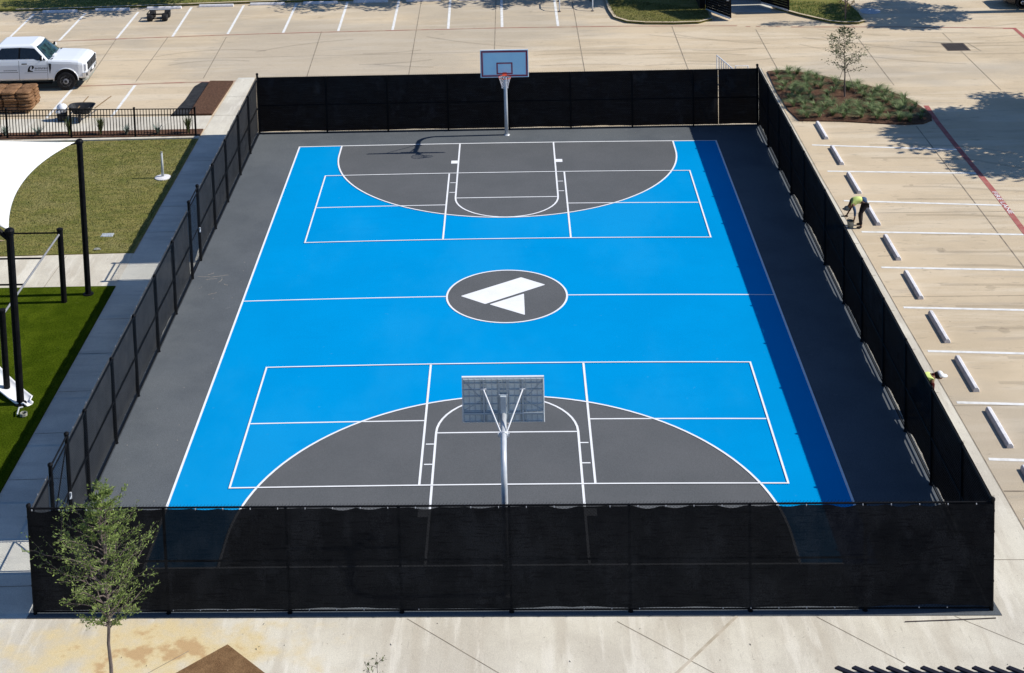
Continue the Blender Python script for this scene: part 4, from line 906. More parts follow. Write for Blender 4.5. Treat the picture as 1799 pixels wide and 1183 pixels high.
def pickup():
    t = thing('pickup_truck', 'white crew cab pickup truck with a dark emblem on its door', 'pickup truck', (-63.72, 73.75, 0), R(1.0))
    HW = 3.3
    mb = MB(); section_loft(mb, [(-10.75, HW, 1.55, 4.46, .2), (-10.3, HW, 1.5, 4.46, .2), (-2.7, HW, 1.5, 4.48, .25), (-1.9, HW, 1.55, 4.58, .5), (-.5, HW, 1.9, 4.52, .6), (1.0, HW-.02, 1.95, 4.46, .65), (2.0, HW-.05, 1.7, 4.38, .75), (2.9, HW-.16, 1.6, 4.24, .85), (3.5, HW-.38, 1.6, 4.05, .95), (3.85, HW-.72, 1.6, 3.80, 1.0)])
    FX_ = lambda p: (p[0] if p[0] < 1.6 else 1.6+(p[0]-1.6)*.62, p[1], p[2])
    mb.mapv(FX_); body = obj('body', mb, 'carwhite', t, smooth=False, bevel=.14, bseg=3)
    mb = MB(); section_loft(mb, [(-17.8, HW, 1.7, 4.4, .12), (-10.95, HW, 1.6, 4.4, .12)]); obj('cargo_bed', mb, 'carwhite', t, bevel=.05)
    # cab
    mb = MB()
    z0, z1 = 4.36, 6.45
    lo = [(-2.35, 2.95), (-2.75, 3.2), (-10.5, 3.2), (-10.55, 2.9)]; hi = [(-4.45, 2.35), (-4.75, 2.55), (-10.1, 2.55), (-10.2, 2.3)]; tp = [(-5.0, 1.85), (-5.35, 2.05), (-9.6, 2.05), (-9.75, 1.85)]
    def ring(pp, z_, cx=0): return [(x, -y, z_) for x, y in pp]+[(x, y, z_) for x, y in reversed(pp)]
    v = ring(lo, z0)+ring(hi, z1)+ring(tp, z1+.20); n = 8; f = [(k, (k+1) % n, n+(k+1) % n, n+k) for k in range(n)]+[(n+k, n+(k+1) % n, 2*n+(k+1) % n, 2*n+k) for k in range(n)]+[tuple(range(2*n, 3*n))]
    mb.add(v, f); obj('cab', mb, 'carwhite', t, bevel=.24, bseg=4)
    def side(xz, sgn, e=.025):   # place a polygon on the slanted cab side
        out = []
        for x, z_ in xz:
            k = (z_-z0)/(z1-z0); y = 3.2+(2.55-3.2)*k; out.append((x, sgn*(y+e), z_))
        return out
    def slab(poly, sgn, th=.02):
        mb = MB(); a = side(poly, sgn, -.03); b = side(poly, sgn, th); n = len(a); mb.add(a+b, [tuple(range(n-1, -1, -1)), tuple(range(n, 2*n))]+[(i, (i+1) % n, n+(i+1) % n, n+i) for i in range(n)]); return mb
    for sgn in (-1, 1):
        obj('side_window', slab([(-2.85, 4.50), (-3.2, 4.85), (-4.55, 6.15), (-6.55, 6.28), (-6.6, 4.72), (-4.6, 4.72), (-4.1, 4.50)], sgn), 'glass', t)
        obj('pillar_trim', slab([(-6.5, 4.72), (-6.5, 6.28), (-6.9, 6.28), (-6.9, 4.72)], sgn, .012), 'black', t)
        obj('side_window', slab([(-6.85, 4.72), (-6.8, 6.28), (-9.3, 6.24), (-9.65, 5.9), (-9.7, 4.74)], sgn), 'glass', t)
    mb = MB()
    def ws(u, v_):
        k = .04+.90*v_; x = -2.35+(-4.45+2.35)*k; hw = 2.98+(2.28-2.98)*k; y = (u-.5)*2*hw; return (x+.05-.0+.28*(1-((u-.5)*2)**2)*(1-.4*k), y, z0+(z1-z0)*k+.03)
    mb.grid(ws, 10, 6); o = obj('windscreen', mb, 'wshield', t, smooth=True); sm = o.modifiers.new('s', 'SOLIDIFY'); sm.thickness = .05*S
    mb = MB(); mb.box((-2.1, -.9, 4.70), (.35, 1.4, .03), Matrix.Rotation(.1, 3, 'Y')); obj('dash_sheet', mb, 'white', o)
    mb = MB(); mb.grid(lambda u, v_: (-2.25+.45*(1-((u-.5)*2)**2)+v_*.28, (u-.5)*5.9, 4.56-v_*.0+.015), 10, 2); obj('cowl', mb, 'black', t)
    # grille, lamps, bumper
    mb = MB(); mb.b2((3.45, -2.35, 2.68), (3.98, 2.35, 3.86)); gr = obj('grille', mb.mapv(FX_), 'plastic', t, bevel=.04)
    mb = MB()
    for z_ in (3.0, 3.3, 3.6): mb.b2((3.96, -2.3, z_-.05), (4.03, 2.3, z_+.05))
    mb.b2((3.98, -.5, 3.15), (4.08, .5, 3.5)); obj('grille_bars', mb.mapv(FX_), 'plastic', gr)
    for sgn in (-1, 1):
        mb = MB(); mb.b2((2.9, sgn*2.40, 2.80), (3.80, sgn*3.02, 3.76)); obj('headlight', mb.mapv(FX_), 'white', t, bevel=.08)
        mb = MB(); mb.b2((3.6, sgn*2.36, 2.8), (3.9, sgn*2.46, 3.78)); obj('lamp_trim', mb.mapv(FX_), 'plastic', t)
        mb = MB(); mb.ball((-3.35, sgn*3.75, 4.95), .36, 10, 8, (.55, .9, 1.1)); mi = obj('mirror', mb, 'black', t, smooth=True)
        mb = MB(); mb.tube([(-3.35, sgn*3.15, 4.7), (-3.35, sgn*3.6, 4.8)], .07, 6); obj('arm', mb, 'black', mi)
        mb = MB(); mb.b2((-3.18, sgn*3.55, 4.78), (-3.12, sgn*3.95, 5.2)); obj('cover', mb, 'white', mi)
        n = 16     # wheel arches: dark liner disc and white lip
        for X in (0, -13.35):
            mb = MB(); pts = [(X+1.72*math.cos(math.pi*k/n), 1.5+1.75*math.sin(math.pi*k/n)) for k in range(n+1)]; y = sgn*(HW+.012)
            v = [(x, y, z_) for x, z_ in pts]+[(x, y-sgn*.3, z_) for x, z_ in pts]; mb.add(v, [tuple(range(n+1))]+[(i, i+1, n+2+i, n+1+i) for i in range(n)]); obj('wheel_arch', mb, 'black', t)
        for X in (0, -13.35): mb = MB(); mb.tube([(X+1.80*math.cos(math.pi*k/n), sgn*(HW+.02), 1.45+1.82*math.sin(math.pi*k/n)) for k in range(n+1)], .07, 6); obj('arch_lip', mb, 'carwhite', t, smooth=True)
        mb = MB()
        for x0 in (-6.75, -2.62, -10.6): mb.box((x0, sgn*(HW+.004), 3.1), (.035, .02, 2.9))
        mb.box((-6.6, sgn*(HW+.004), 1.66), (7.9, .02, .03)); obj('door_seams', mb, 'plastic', t)
        for x0 in (-5.95, -9.9): mb = MB(); mb.b2((x0-.38, sgn*(HW), 3.98), (x0+.38, sgn*(HW+.09), 4.12)); obj('door_handle', mb, 'plastic', t)
        mb = MB(); mb.add([(-2.45, sgn*(HW+.03), 4.05), (-2.05, sgn*(HW+.03), 4.0), (-2.1, sgn*(HW+.03), 3.3), (-2.3, sgn*(HW+.03), 2.5)]+[(-2.45, sgn*(HW-.05), 4.05), (-2.05, sgn*(HW-.05), 4.0), (-2.1, sgn*(HW-.05), 3.3), (-2.3, sgn*(HW-.05), 2.5)], [(0, 1, 2, 3), (0, 1, 5, 4), (1, 2, 6, 5), (2, 3, 7, 6), (3, 0, 4, 7)]); obj('fender_vent', mb, 'plastic', t)
        mb = MB(); mb.b2((-10.5, sgn*2.75, 1.05), (-2.1, sgn*3.35, 1.2)); obj('running_board', mb, 'black', t)
        wheel(t, 0, sgn*3.0, 1.36, .85, 'rimgrey', sgn); wheel(t, -13.35, sgn*3.0, 1.36, .85, 'rimgrey', sgn)
    mb = MB(); v = []
    for x, hw in ((3.3, 3.15), (3.95, 2.75), (4.15, 1.6)): pass
    P_ = [(2.9, -3.25), (3.55, -3.1), (3.95, -2.4), (4.1, -1.2), (4.1, 1.2), (3.95, 2.4), (3.55, 3.1), (2.9, 3.25)]
    mb.prism(P_, 1.75, 2.55); bp_ = obj('front_bumper', mb.mapv(FX_), 'chrome', t, bevel=.06)
    mb = MB(); mb.b2((3.9, -1.5, 2.1), (4.13, 1.5, 2.4)); mb.b2((3.62, -2.9, 2.0), (3.86, -2.35, 2.35)); mb.b2((3.62, 2.35, 2.0), (3.86, 2.9, 2.35)); obj('lamp_slots', mb.mapv(FX_), 'plastic', bp_)
    mb = MB(); mb.b2((4.1, -.55, 2.2), (4.15, .55, 2.62)); obj('licence_plate', mb.mapv(FX_), 'white', bp_)
    mb = MB(); mb.prism([(2.8, -3.1), (3.6, -2.8), (3.85, -1.2), (3.85, 1.2), (3.6, 2.8), (2.8, 3.1)], 1.25, 1.74); obj('air_dam', mb.mapv(FX_), 'camo', t, bevel=.04)
    mb = MB(); mb.b2((-18, -2.7, 1.3), (2.5, 2.7, 1.9)); obj('underbody', mb, 'black', t)
    # emblem and small lettering on the near-side door (illegible in the photo: dark strokes)
    y = -(HW+.008); mb = MB()
    def q4(pts): mb.add([(x, y, z_) for x, z_ in pts]+[(x, y+.03, z_) for x, z_ in pts], [tuple(range(len(pts))), tuple(range(2*len(pts)-1, len(pts)-1, -1))]+[(i, (i+1) % len(pts), len(pts)+(i+1) % len(pts), len(pts)+i) for i in range(len(pts))])
    q4([(-5.55, 2.85), (-5.45, 3.35), (-5.2, 3.72), (-4.95, 3.80), (-5.15, 3.45), (-5.2, 3.15), (-5.0, 3.02), (-4.75, 2.98), (-4.75, 2.85)])
    q4([(-4.95, 3.80), (-4.62, 3.72), (-4.55, 3.5), (-4.7, 3.3), (-4.95, 3.18), (-4.85, 3.42), (-4.9, 3.62)])
    rd = random.Random(2)
    x = -4.45
    for k in range(9):
        h0, h1 = 3.24, 3.46; wdt = .17
        q4([(x, h0), (x+.055, h0), (x+.055, h1), (x, h1)])
        if k % 3 != 1: q4([(x+.06, h1-.06), (x+wdt, h1-.06), (x+wdt, h1), (x+.06, h1)])
        if k % 2 == 0: q4([(x+.06, h0), (x+wdt, h0), (x+wdt, h0+.06), (x+.06, h0+.06)])
        if k % 3 != 2: q4([(x+.12, h0+.07), (x+wdt, h0+.07), (x+wdt, h1-.07), (x+.12, h1-.07)])
        x += .215
    for k in range(16): q4([(-4.5+k*.125, 3.0), (-4.5+k*.125+.07, 3.0), (-4.5+k*.125+.07, 3.07), (-4.5+k*.125, 3.07)])
    for k in range(13): q4([(-9.0+k*.15, 3.05), (-9.0+k*.15+.09, 3.05), (-9.0+k*.15+.09, 3.16), (-9.0+k*.15, 3.16)])
    q4([(-9.8, 2.80), (-6.9, 2.80), (-6.9, 2.86), (-9.8, 2.86)]); q4([(-6.0, 2.70), (-2.7, 2.70), (-2.7, 2.73), (-6.0, 2.73)])
    obj('door_emblem', mb, 'black', t)
    return t
pickup()

def sedan():
    t = thing('parked_car', 'dark car in the top right corner with only its front wheel showing', 'car', (83.7, 107.6, 0), R(180))
    mb = MB(); section_loft(mb, [(-11.5, 2.6, 1.0, 2.9, .5), (-10.8, 2.95, .75, 3.2, .5), (-5, 3.0, .7, 3.2, .4), (-1.5, 3.0, .75, 3.1, .5), (1.2, 2.95, .75, 2.8, .7), (2.2, 2.6, .8, 2.45, .8), (2.5, 2.2, .9, 2.2, .8)])
    obj('body', mb, 'cardark', t, bevel=.08)
    mb = MB()
    def ring(pp, z_): return [(x, -y, z_) for x, y in pp]+[(x, y, z_) for x, y in reversed(pp)]
    v = ring([(-1.6, 2.6), (-2.2, 2.8), (-10.2, 2.8), (-10.6, 2.5)], 3.1)+ring([(-4.3, 2.0), (-4.6, 2.2), (-8.2, 2.2), (-8.6, 2.0)], 4.6); n = 8
    mb.add(v, [(k, (k+1) % n, n+(k+1) % n, n+k) for k in range(n)]+[tuple(range(n, 2*n))]); obj('glasshouse', mb, 'glass', t, bevel=.08)
    for sgn in (-1, 1):
        for X in (0, -9.2): wheel(t, X, sgn*2.7, 1.08, .7, 'chrome', sgn)
        mb = MB(); mb.b2((2.0, sgn*1.6, 2.0), (2.42, sgn*2.35, 2.35)); obj('headlight', mb, 'white', t, bevel=.05)
        mb = MB(); mb.ball((-2.9, sgn*3.2, 3.35), .3, 8, 6, (.6, .9, .7)); obj('mirror', mb, 'cardark', t, smooth=True)
        n = 14
        for X in (0, -9.2):
            mb = MB(); pts = [(X+1.28*math.cos(math.pi*k/n), 1.0+1.3*math.sin(math.pi*k/n)) for k in range(n+1)]; y = sgn*3.01
            mb.add([(x, y, z_) for x, z_ in pts], [tuple(range(n+1))]); obj('wheel_arch', mb, 'black', t)
sedan()

# ------------------------------------------------------------ sod, wheelbarrow, bag, cart, racks, barriers
rd = random.Random(77)
t = thing('sod_pallet', 'brown stack of sod slabs on a pallet in front of the pickup', 'sod stack', (-69, 62, 0))
mb = MB()
for x in (-73.6, -71.2, -68.8, -66.4): mb.b2((x-.2, 60.1, .02), (x+.2, 64.2, .4))
for y in (60.2, 61.2, 62.2, 63.2, 64.1): mb.b2((-73.9, y-.2, .4), (-66.1, y+.2, .48))
obj('pallet', mb, 'wood', t, world=True)
def lump(c, d, rd, nx=10, ny=8):
    mb = MB(); nu = 20; nv = 7; v = []
    for j in range(nv+1):
        ph = math.pi*j/nv
        for i in range(nu):
            th = 2*math.pi*i/nu; sx = abs(math.cos(th))**.45*math.copysign(1, math.cos(th)); sy = abs(math.sin(th))**.45*math.copysign(1, math.sin(th))
            k = abs(math.sin(ph))**.35; kk = 1+rd.uniform(-.05, .05)
            v.append((c[0]+d[0]/2*sx*k*kk, c[1]+d[1]/2*sy*k*kk, c[2]+d[2]/2*math.copysign(abs(math.cos(ph))**.6, math.cos(ph))*kk))
    mb.add(v, [(j*nu+i, (j+1)*nu+i, (j+1)*nu+(i+1) % nu, j*nu+(i+1) % nu) for j in range(nv) for i in range(nu)]); return mb
for ly in range(6):
    for ix in range(4):
        for iy in range(2):
            if ly == 5 and ix == 0 and iy == 0: pass
            c = (-72.9+ix*2.1+rd.uniform(-.12, .12)-(.25 if ly > 3 else 0), 61.1+iy*2.1+rd.uniform(-.15, .15), .72+ly*.42+(rd.uniform(0, .12) if ly == 5 else 0))
            obj('sod_slab', lump(c, (2.15, 2.15, .46), rd), 'sod', t, world=True, smooth=True)

t = thing('wheelbarrow', 'black wheelbarrow with two long handles behind the picket fence', 'wheelbarrow', (-57.9, 57.3, 0))
mb = MB(); rings = []
cx, cy = -57.9, 57.3
def trayring(sx, sy, z_, n=20): return [(cx+sx*abs(math.cos(a))**.6*math.copysign(1, math.cos(a)), cy+sy*abs(math.sin(a))**.6*math.copysign(1, math.sin(a)), z_) for a in [2*math.pi*i/n for i in range(n)]]
v = []
for sx, sy, z_ in ((1.1, .7, .9), (1.75, 1.2, 1.95), (1.83, 1.28, 2.0), (1.68, 1.13, 1.93), (1.05, .65, .98)): v += trayring(sx, sy, z_)
f = [tuple(range(19, -1, -1))]+[(k*20+i, k*20+(i+1) % 20, (k+1)*20+(i+1) % 20, (k+1)*20+i) for k in range(4) for i in range(20)]+[tuple(range(80, 100))]
mb.add(v, f); obj('tray', mb, 'plastic', t, world=True)
for x0, x1 in ((-58.55, -58.0), (-56.2, -54.8)):
    mb = MB(); mb.tube([(x0, 57.6, 1.45), (x1, 61.2, 1.95)], .075, 7); obj('handle', mb, 'wood', t, world=True)
mb = MB(); mb.lathe([(.5, -.14), (.62, -.06), (.62, .06), (.5, .14)], (-57.9, 55.9, .62), 20, 'x'); wl = obj('wheel', mb, 'rubber', t, world=True)
mb = MB(); mb.lathe([(.3, -.08), (.1, -.12), (.1, .12), (.3, .08)], (-57.9, 55.9, .62), 14, 'x'); obj('hub', mb, 'steel', wl, world=True)
for x in (-58.7, -57.1): mb = MB(); mb.tube([(x, 58.1, 1.4), (x, 58.6, .05), (x+.01, 58.0, .05)], .06, 6); obj('leg', mb, 'steel', t, world=True)
t = thing('sack', 'white sack slumped on a dark tub at the left of the wheelbarrow', 'sack', (-60.6, 57.0, 0))
mb = MB(); mb.lathe([(.62, .02), (.72, .9), (.78, 1.1), (.66, 1.08), (.58, .2)], (-60.6, 57.0, 0), 18); obj('tub', mb, 'plastic', t, world=True)
mb = MB(); mb.ball((-60.55, 57.0, 1.65), .82, 14, 10, (.9, .8, .85), jit=.10, rnd=rd); mb.ball((-60.9, 56.7, 1.3), .5, 10, 8, (1, .9, .6), jit=.1, rnd=rd); obj('bag', mb, 'slide', t, world=True, smooth=True)

t = thing('equipment_cart', 'small low black four-wheeled cart standing in a far parking stall', 'cart', (-58.4, 108.6, 0))
mb = MB(); 
for x in (-60.2, -56.7): mb.tube([(x, 107.5, 1.25), (x, 110.2, 1.25)], .08, 6)
for y in (107.5, 110.2): mb.tube([(-60.2, y, 1.25), (-56.7, y, 1.25)], .09, 6)
mb.b2((-59.4, 107.4, .38), (-57.5, 107.6, .52)); mb.b2((-59.4, 107.35, 1.12), (-57.5, 107.6, 1.32)); obj('frame', mb, 'black', t, world=True)
for x in (-59.7, -57.2):
    for y in (107.75, 109.9): mb = MB(); mb.lathe([(.30, -.42), (.62, -.42), (.66, -.3), (.66, .3), (.62, .42), (.30, .42)], (x, y, .68), 20, 'x'); wl = obj('wheel', mb, 'rubber', t, world=True); mb = MB(); mb.lathe([(.28, -.38), (.28, .38)], (x, y, .68), 12, 'x'); obj('hub', mb, 'grate', wl, world=True)
mb = MB(); mb.b2((-60.3, 109.9, 1.34), (-56.6, 110.2, 1.40)); obj('deck_rail', mb, 'steel', t, world=True)

def rack(x, label, y=108.6):
    t = thing('bicycle_rack', label, 'bicycle rack', (x, y+3, 0), 0, 'metal racks in the far parking stall')
    mb = MB(); mb.tube([(x, y, .03), (x+.05, y+.2, 1.0), (x+.1, y+.9, 2.3), (x+.1, y+2.2, 2.9), (x+.1, y+5.2, 2.9), (x+.1, y+6.2, 2.2), (x+.1, y+6.6, .03)], .10, 8); obj('hoop', mb, 'steel', t, world=True, smooth=True)
    for q in (0, 6.6): mb = MB(); mb.lathe([(.28, 0), (.28, .05), (.12, .08)], (x+(.1 if q else 0), y+q, .02), 10); obj('foot', mb, 'grate', t, world=True)
rack(8.8, 'left metal rack hoop in the far stall right of the last parking line')
rack(14.3, 'right metal rack hoop in the far stall nearest the corner lawn')
t = thing('rack_rail', 'low horizontal rail linking the two metal racks at the top edge', 'rail', (11.5, 112, 0))
mb = MB(); mb.tube([(8.9, 111.6, 2.95), (14.4, 110.6, 2.95)], .09, 6); obj('bar', mb, 'steel', t, world=True)

def barrier(x0, y0, x1, y1, label, h=3.5):
    t = thing('crowd_barrier', label, 'barrier', ((x0+x1)/2, (y0+y1)/2, 0), 0, 'white barriers behind the far fence')
    A, B = Vector((x0, y0)), Vector((x1, y1)); d = (B-A).normalized(); n_ = Vector((-d.y, d.x))
    mb = MB(); mb.tube([(A.x, A.y, .6), (A.x, A.y, h), (B.x, B.y, h), (B.x, B.y, .6), (A.x, A.y, .6)], .09, 8); obj('frame', mb, 'white', t, world=True)
    mb = MB(); L_ = (B-A).length; k = int(L_/.95)
    for i in range(1, k): q = A+d*L_*i/k; mb.box((q.x, q.y, (h+.6)/2), (.12, .12, h-.6))
    obj('bars', mb, 'white', t, world=True)
    for q in (A+d*.5, B-d*.5): mb = MB(); mb.tube([(q.x-n_.x, q.y-n_.y, .05), (q.x-n_.x*.2, q.y-n_.y*.2, .6), (q.x+n_.x*.2, q.y+n_.y*.2, .6), (q.x+n_.x, q.y+n_.y, .05)], .06, 6); obj('foot', mb, 'steel', t, world=True)
barrier(29.95, 70.2, 31.5, 62.6, 'white slatted barrier running away from behind the far fence corner')
barrier(31.9, 65.3, 33.6, 65.2, 'short white barrier just left of the far right fence corner', 3.4)

# dumpster enclosure at the top edge
def leafgate(x0, y0, x1, y1, label, h=7.5):
    t = thing('enclosure_gate', label, 'gate', (x0, y0, 0), 0, 'open black gates of the enclosure at the top edge')
    A, B = Vector((x0, y0)), Vector((x1, y1)); d = (B-A); L_ = d.length; d.normalize(); n_ = Vector((-d.y, d.x))*.06; mb = MB()
    k = int((h-.6)/.42)
    for i in range(k):
        z_ = .62+i*.42; mb.hexa([(A.x-n_.x, A.y-n_.y, z_), (B.x-n_.x, B.y-n_.y, z_), (B.x+n_.x, B.y+n_.y, z_), (A.x+n_.x, A.y+n_.y, z_), (A.x-n_.x, A.y-n_.y, z_+.36), (B.x-n_.x, B.y-n_.y, z_+.36), (B.x+n_.x, B.y+n_.y, z_+.36), (A.x+n_.x, A.y+n_.y, z_+.36)])
    obj('slat_panel', mb, 'black', t, world=True)
    mb = MB(); m_ = n_*2.2
    for q in (A, B): mb.box((q.x, q.y, h/2+.3), (.22, .22, h-.4))
    mb.tube([(A.x, A.y, h), (B.x, B.y, h)], .1, 6); obj('frame', mb, 'black', t, world=True)
    mb = MB(); mb.hexa([(A.x-m_.x, A.y-m_.y, .3), (B.x-m_.x, B.y-m_.y, .3), (B.x+m_.x, B.y+m_.y, .3), (A.x+m_.x, A.y+m_.y, .3), (A.x-m_.x, A.y-m_.y, .6), (B.x-m_.x, B.y-m_.y, .6), (B.x+m_.x, B.y+m_.y, .6), (A.x+m_.x, A.y+m_.y, .6)]); obj('kick_rail', mb, 'white', t, world=True)
    mb = MB(); q = B-d*.4; mb.box((q.x-n_.x*3, q.y-n_.y*3, 3.3), (.5, .12, .12)); obj('pull_handle', mb, 'steel', t, world=True)
leafgate(32.9, 106.6, 36.1, 100.9, 'left open black gate leaf of the enclosure at the top edge')
leafgate(42.5, 110.3, 46.1, 105.0, 'right open black gate leaf of the enclosure at the top edge')
t = thing('trash_enclosure', 'dark walled enclosure at the top edge with its bay in shade', 'enclosure', (38, 118, 0))
mb = MB(); mb.b2((31.9, 107, 0), (32.8, 130, 9.5)); obj('side_wall', mb, 'black', t, world=True)
mb = MB(); mb.b2((43.2, 111, 0), (44.1, 130, 9.5)); obj('side_wall', mb, 'black', t, world=True)
mb = MB(); mb.b2((32.8, 129, 0), (43.2, 130, 9.5)); obj('rear_wall', mb, 'black', t, world=True)
mb = MB(); mb.flat([(33.2, 106.2), (43.4, 105.6), (44.2, 111), (43.2, 129), (32.8, 129)], .016); struct('enclosure_pad', mb, 'walkdrk')

# iron work in the drive
t = thing('storm_grate', 'dark square storm drain grate in the drive at upper right', 'storm drain', (67.3, 84, .02))
mb = MB(); mb.b2((65.6, 82.0, .004), (69.0, 85.9, .03)); obj('frame', mb, 'grate', t, world=True)
mb = MB()
for i in range(7): mb.b2((65.9+i*.43, 82.3, .03), (65.9+i*.43+.2, 85.6, .06))
obj('bars', mb, 'nearblack', t, world=True)
mb = MB(); mb.ribbon([(64.6, 86.3), (69.6, 85.9), (70.4, 81.6)], .12, .02); struct('grate_collar_joint', mb, 'joint')
mb = MB(); mb.lathe([(1.75, 0), (1.75, .035), (1.6, .045)], (59.2, 105.1, .004), 30); tag(obj('manhole_cover', mb, 'lid', loc=(59.2, 105.1, .004), world=True), 'round pale manhole cover in dappled shade at the top edge', 'manhole cover')
mb = MB(); mb.tube([(26.9, -51.2, .05), (30, -51.05, .06), (33.1, -50.85, .05)], .035, 5); tag(obj('metal_rod', mb, 'grate', loc=(30, -51, .05), world=True), 'thin dark rod lying on the walkway by the near right fence corner', 'rod')

# louvred roof corner at bottom right
t = thing('slatted_canopy', 'dark slatted canopy roof edge at the bottom right corner', 'canopy', (30, -72, 10))
mb = MB(); mb.b2((18.9, -70.3, 9.35), (45, -70.1, 9.70)); mb.b2((18.9, -84, 9.45), (19.1, -70.1, 9.75)); obj('edge_beam', mb, 'roofgrey', t, world=True)
mb = MB(); mb.hexa([(18.9, -69.75, 9.72), (46, -69.95, 9.72), (46, -84, 9.72), (18.9, -84, 9.72), (18.9, -69.75, 9.80), (46, -69.95, 9.80), (46, -84, 9.80), (18.9, -84, 9.80)]); obj('roof_sheet', mb, 'roofgrey', t, world=True)
for k in range(28):
    x = 18.62+k*.945; a = Vector((x, -69.5-.006*k, 9.82)); d = Vector((11.5, -8.2, 0)); q = Vector((.12, .08, 0)); h_ = Vector((0, 0, .11))
    mb = MB(); mb.hexa([a-q, a+d-q, a+d+q, a+q, a-q+h_, a+d-q+h_, a+d+q+h_, a+q+h_]); obj('slat', mb, 'roofblk', t, world=True)

# ------------------------------------------------------------ people
def skinned(name, nodes, edges, m, parent, sub=2, root=0, rad2=None):
    me = bpy.data.meshes.new(name); me.from_pydata([tuple(Vector(n_[0])*S) for n_ in nodes], edges, [])
    me.materials.append(M[m]); o = bpy.data.objects.new(name, me); C.objects.link(o); o.parent = parent
    o.modifiers.new('skin', 'SKIN').use_smooth_shade = True
    for i, n_ in enumerate(nodes):
        sv = me.skin_vertices[0].data[i]; r_ = n_[1]
        sv.radius = (r_*S, r_*S) if not isinstance(r_, tuple) else (r_[0]*S, r_[1]*S); sv.use_root = (i == root)
    s_ = o.modifiers.new('sub', 'SUBSURF'); s_.levels = sub; s_.render_levels = sub
    return o
def hand_nodes(nodes, edges, wrist_i, wrist, d, side, curl=.35, k=1.0):
    """palm, four bent fingers and a thumb grown from the wrist vertex"""
    d = Vector(d).normalized(); s_ = Vector(side); s_ = (s_-d*s_.dot(d)).normalized(); dn = d.cross(s_); w_ = Vector(wrist)
    nodes.append((w_+d*.17*k, (.11*k, .05*k))); pi = len(nodes)-1; edges.append((wrist_i, pi))
    for j, (o_, L_) in enumerate(((-.10, .26), (-.035, .30), (.03, .28), (.095, .22))):
        a = w_+d*.30*k+s_*o_*k; b = a+(d*(1-curl*.3)+dn*curl*.5)*L_*.5*k; c = b+(d*(1-curl)+dn*curl)*L_*.5*k; i = len(nodes)
        nodes += [(a, .030*k), (b, .027*k), (c, .022*k)]; edges += [(pi, i), (i, i+1), (i+1, i+2)]
    a = w_+d*.12*k-s_*.13*k; b = a+(d*.7-s_*.5)*.16*k; i = len(nodes); nodes += [(a, .035*k), (b, .028*k)]; edges += [(pi, i), (i, i+1)]

# worker one: bent at the hips, facing the fence (towards -x)
t = thing('person', 'worker in a yellow-green safety vest bending down beside the right fence', 'person', (38.1, 16.5, .015), 0)
N_ = [((1.00, 0, 2.85), .36), ((.45, 0, 3.0), .36), ((-.15, 0, 2.95), .40), ((-.50, 0, 2.72), .30), ((-.72, 0, 2.42), .15), ((-.92, 0, 2.12), .27), ((-1.02, 0, 1.82), .24),
      ((-.42, .52, 2.66), .17), ((-.42, .62, 2.0), .125), ((-.78, .55, 1.32), .085),
      ((-.42, -.52, 2.62), .17), ((-.25, -.62, 1.95), .125), ((-.28, -.55, 1.2), .085),
      ((.95, .30, 2.62), .27), ((.62, .42, 1.6), .185), ((.62, .45, .42), .12), ((.62, .45, .16), .13), ((.15, .48, .10), .11),
      ((.95, -.30, 2.62), .27), ((.30, -.45, 1.6), .185), ((.42, -.48, .42), .12), ((.42, -.48, .16), .13), ((-.05, -.50, .10), .11),
      ((-1.20, 0, 1.95), .07)]
E_ = [(0, 1), (1, 2), (2, 3), (3, 4), (4, 5), (5, 6), (3, 7), (7, 8), (8, 9), (3, 10), (10, 11), (11, 12), (0, 13), (13, 14), (14, 15), (15, 16), (16, 17), (0, 18), (18, 19), (19, 20), (20, 21), (21, 22), (5, 23)]
hand_nodes(N_, E_, 9, N_[9][0], (-.5, 0, -.8), (0, 1, 0), .7); hand_nodes(N_, E_, 12, N_[12][0], (-.3, 0, -.9), (0, 1, 0), .7)
body = skinned('body', N_, E_, 'skin', t)
skinned('vest', [((.72, 0, 2.98), (.44, .40)), ((.25, 0, 3.04), (.43, .42)), ((-.18, 0, 2.98), (.47, .46)), ((-.52, 0, 2.74), (.36, .40)), ((-.44, .46, 2.68), .22), ((-.44, -.46, 2.66), .22)], [(0, 1), (1, 2), (2, 3), (3, 4), (3, 5)], 'vest', t)
skinned('sleeve', [((-.42, .52, 2.66), .20), ((-.42, .62, 2.0), .155), ((-.68, .57, 1.5), .12)], [(0, 1), (1, 2)], 'maroon', t)
skinned('sleeve', [((-.42, -.52, 2.62), .20), ((-.25, -.62, 1.95), .155), ((-.27, -.56, 1.38), .12)], [(0, 1), (1, 2)], 'jean', t)
skinned('shirt', [((1.12, 0, 2.86), (.40, .44)), ((.80, 0, 2.98), (.42, .42)), ((.5, 0, 3.02), (.36, .36))], [(0, 1), (1, 2)], 'jean', t)
skinned('trousers', [((1.02, 0, 2.78), (.40, .44)), ((.95, .30, 2.55), .31), ((.62, .42, 1.6), .23), ((.62, .45, .36), .18), ((.95, -.30, 2.55), .31), ((.30, -.45, 1.6), .23), ((.42, -.48, .36), .18)], [(0, 1), (1, 2), (2, 3), (0, 4), (4, 5), (5, 6)], 'darkcloth', t)
for y, x in ((.46, .62), (-.49, .42)): skinned('boot', [((x, y, .34), .16), ((x, y, .14), .16), ((x-.28, y, .11), .14), ((x-.52, y, .08), .11)], [(0, 1), (1, 2), (2, 3)], 'grate', t)
mb = MB(); mb.ball((-1.0, 0, 2.02), .33, 16, 10, (.95, .95, .85)); mb.lathe([(.36, 0), (.42, .02), (.30, .06)], (-1.08, 0, 1.93), 18); cp = obj('cap', mb, 'camo', t, smooth=True)
cp.location = (0, 0, .02)
mb = MB()
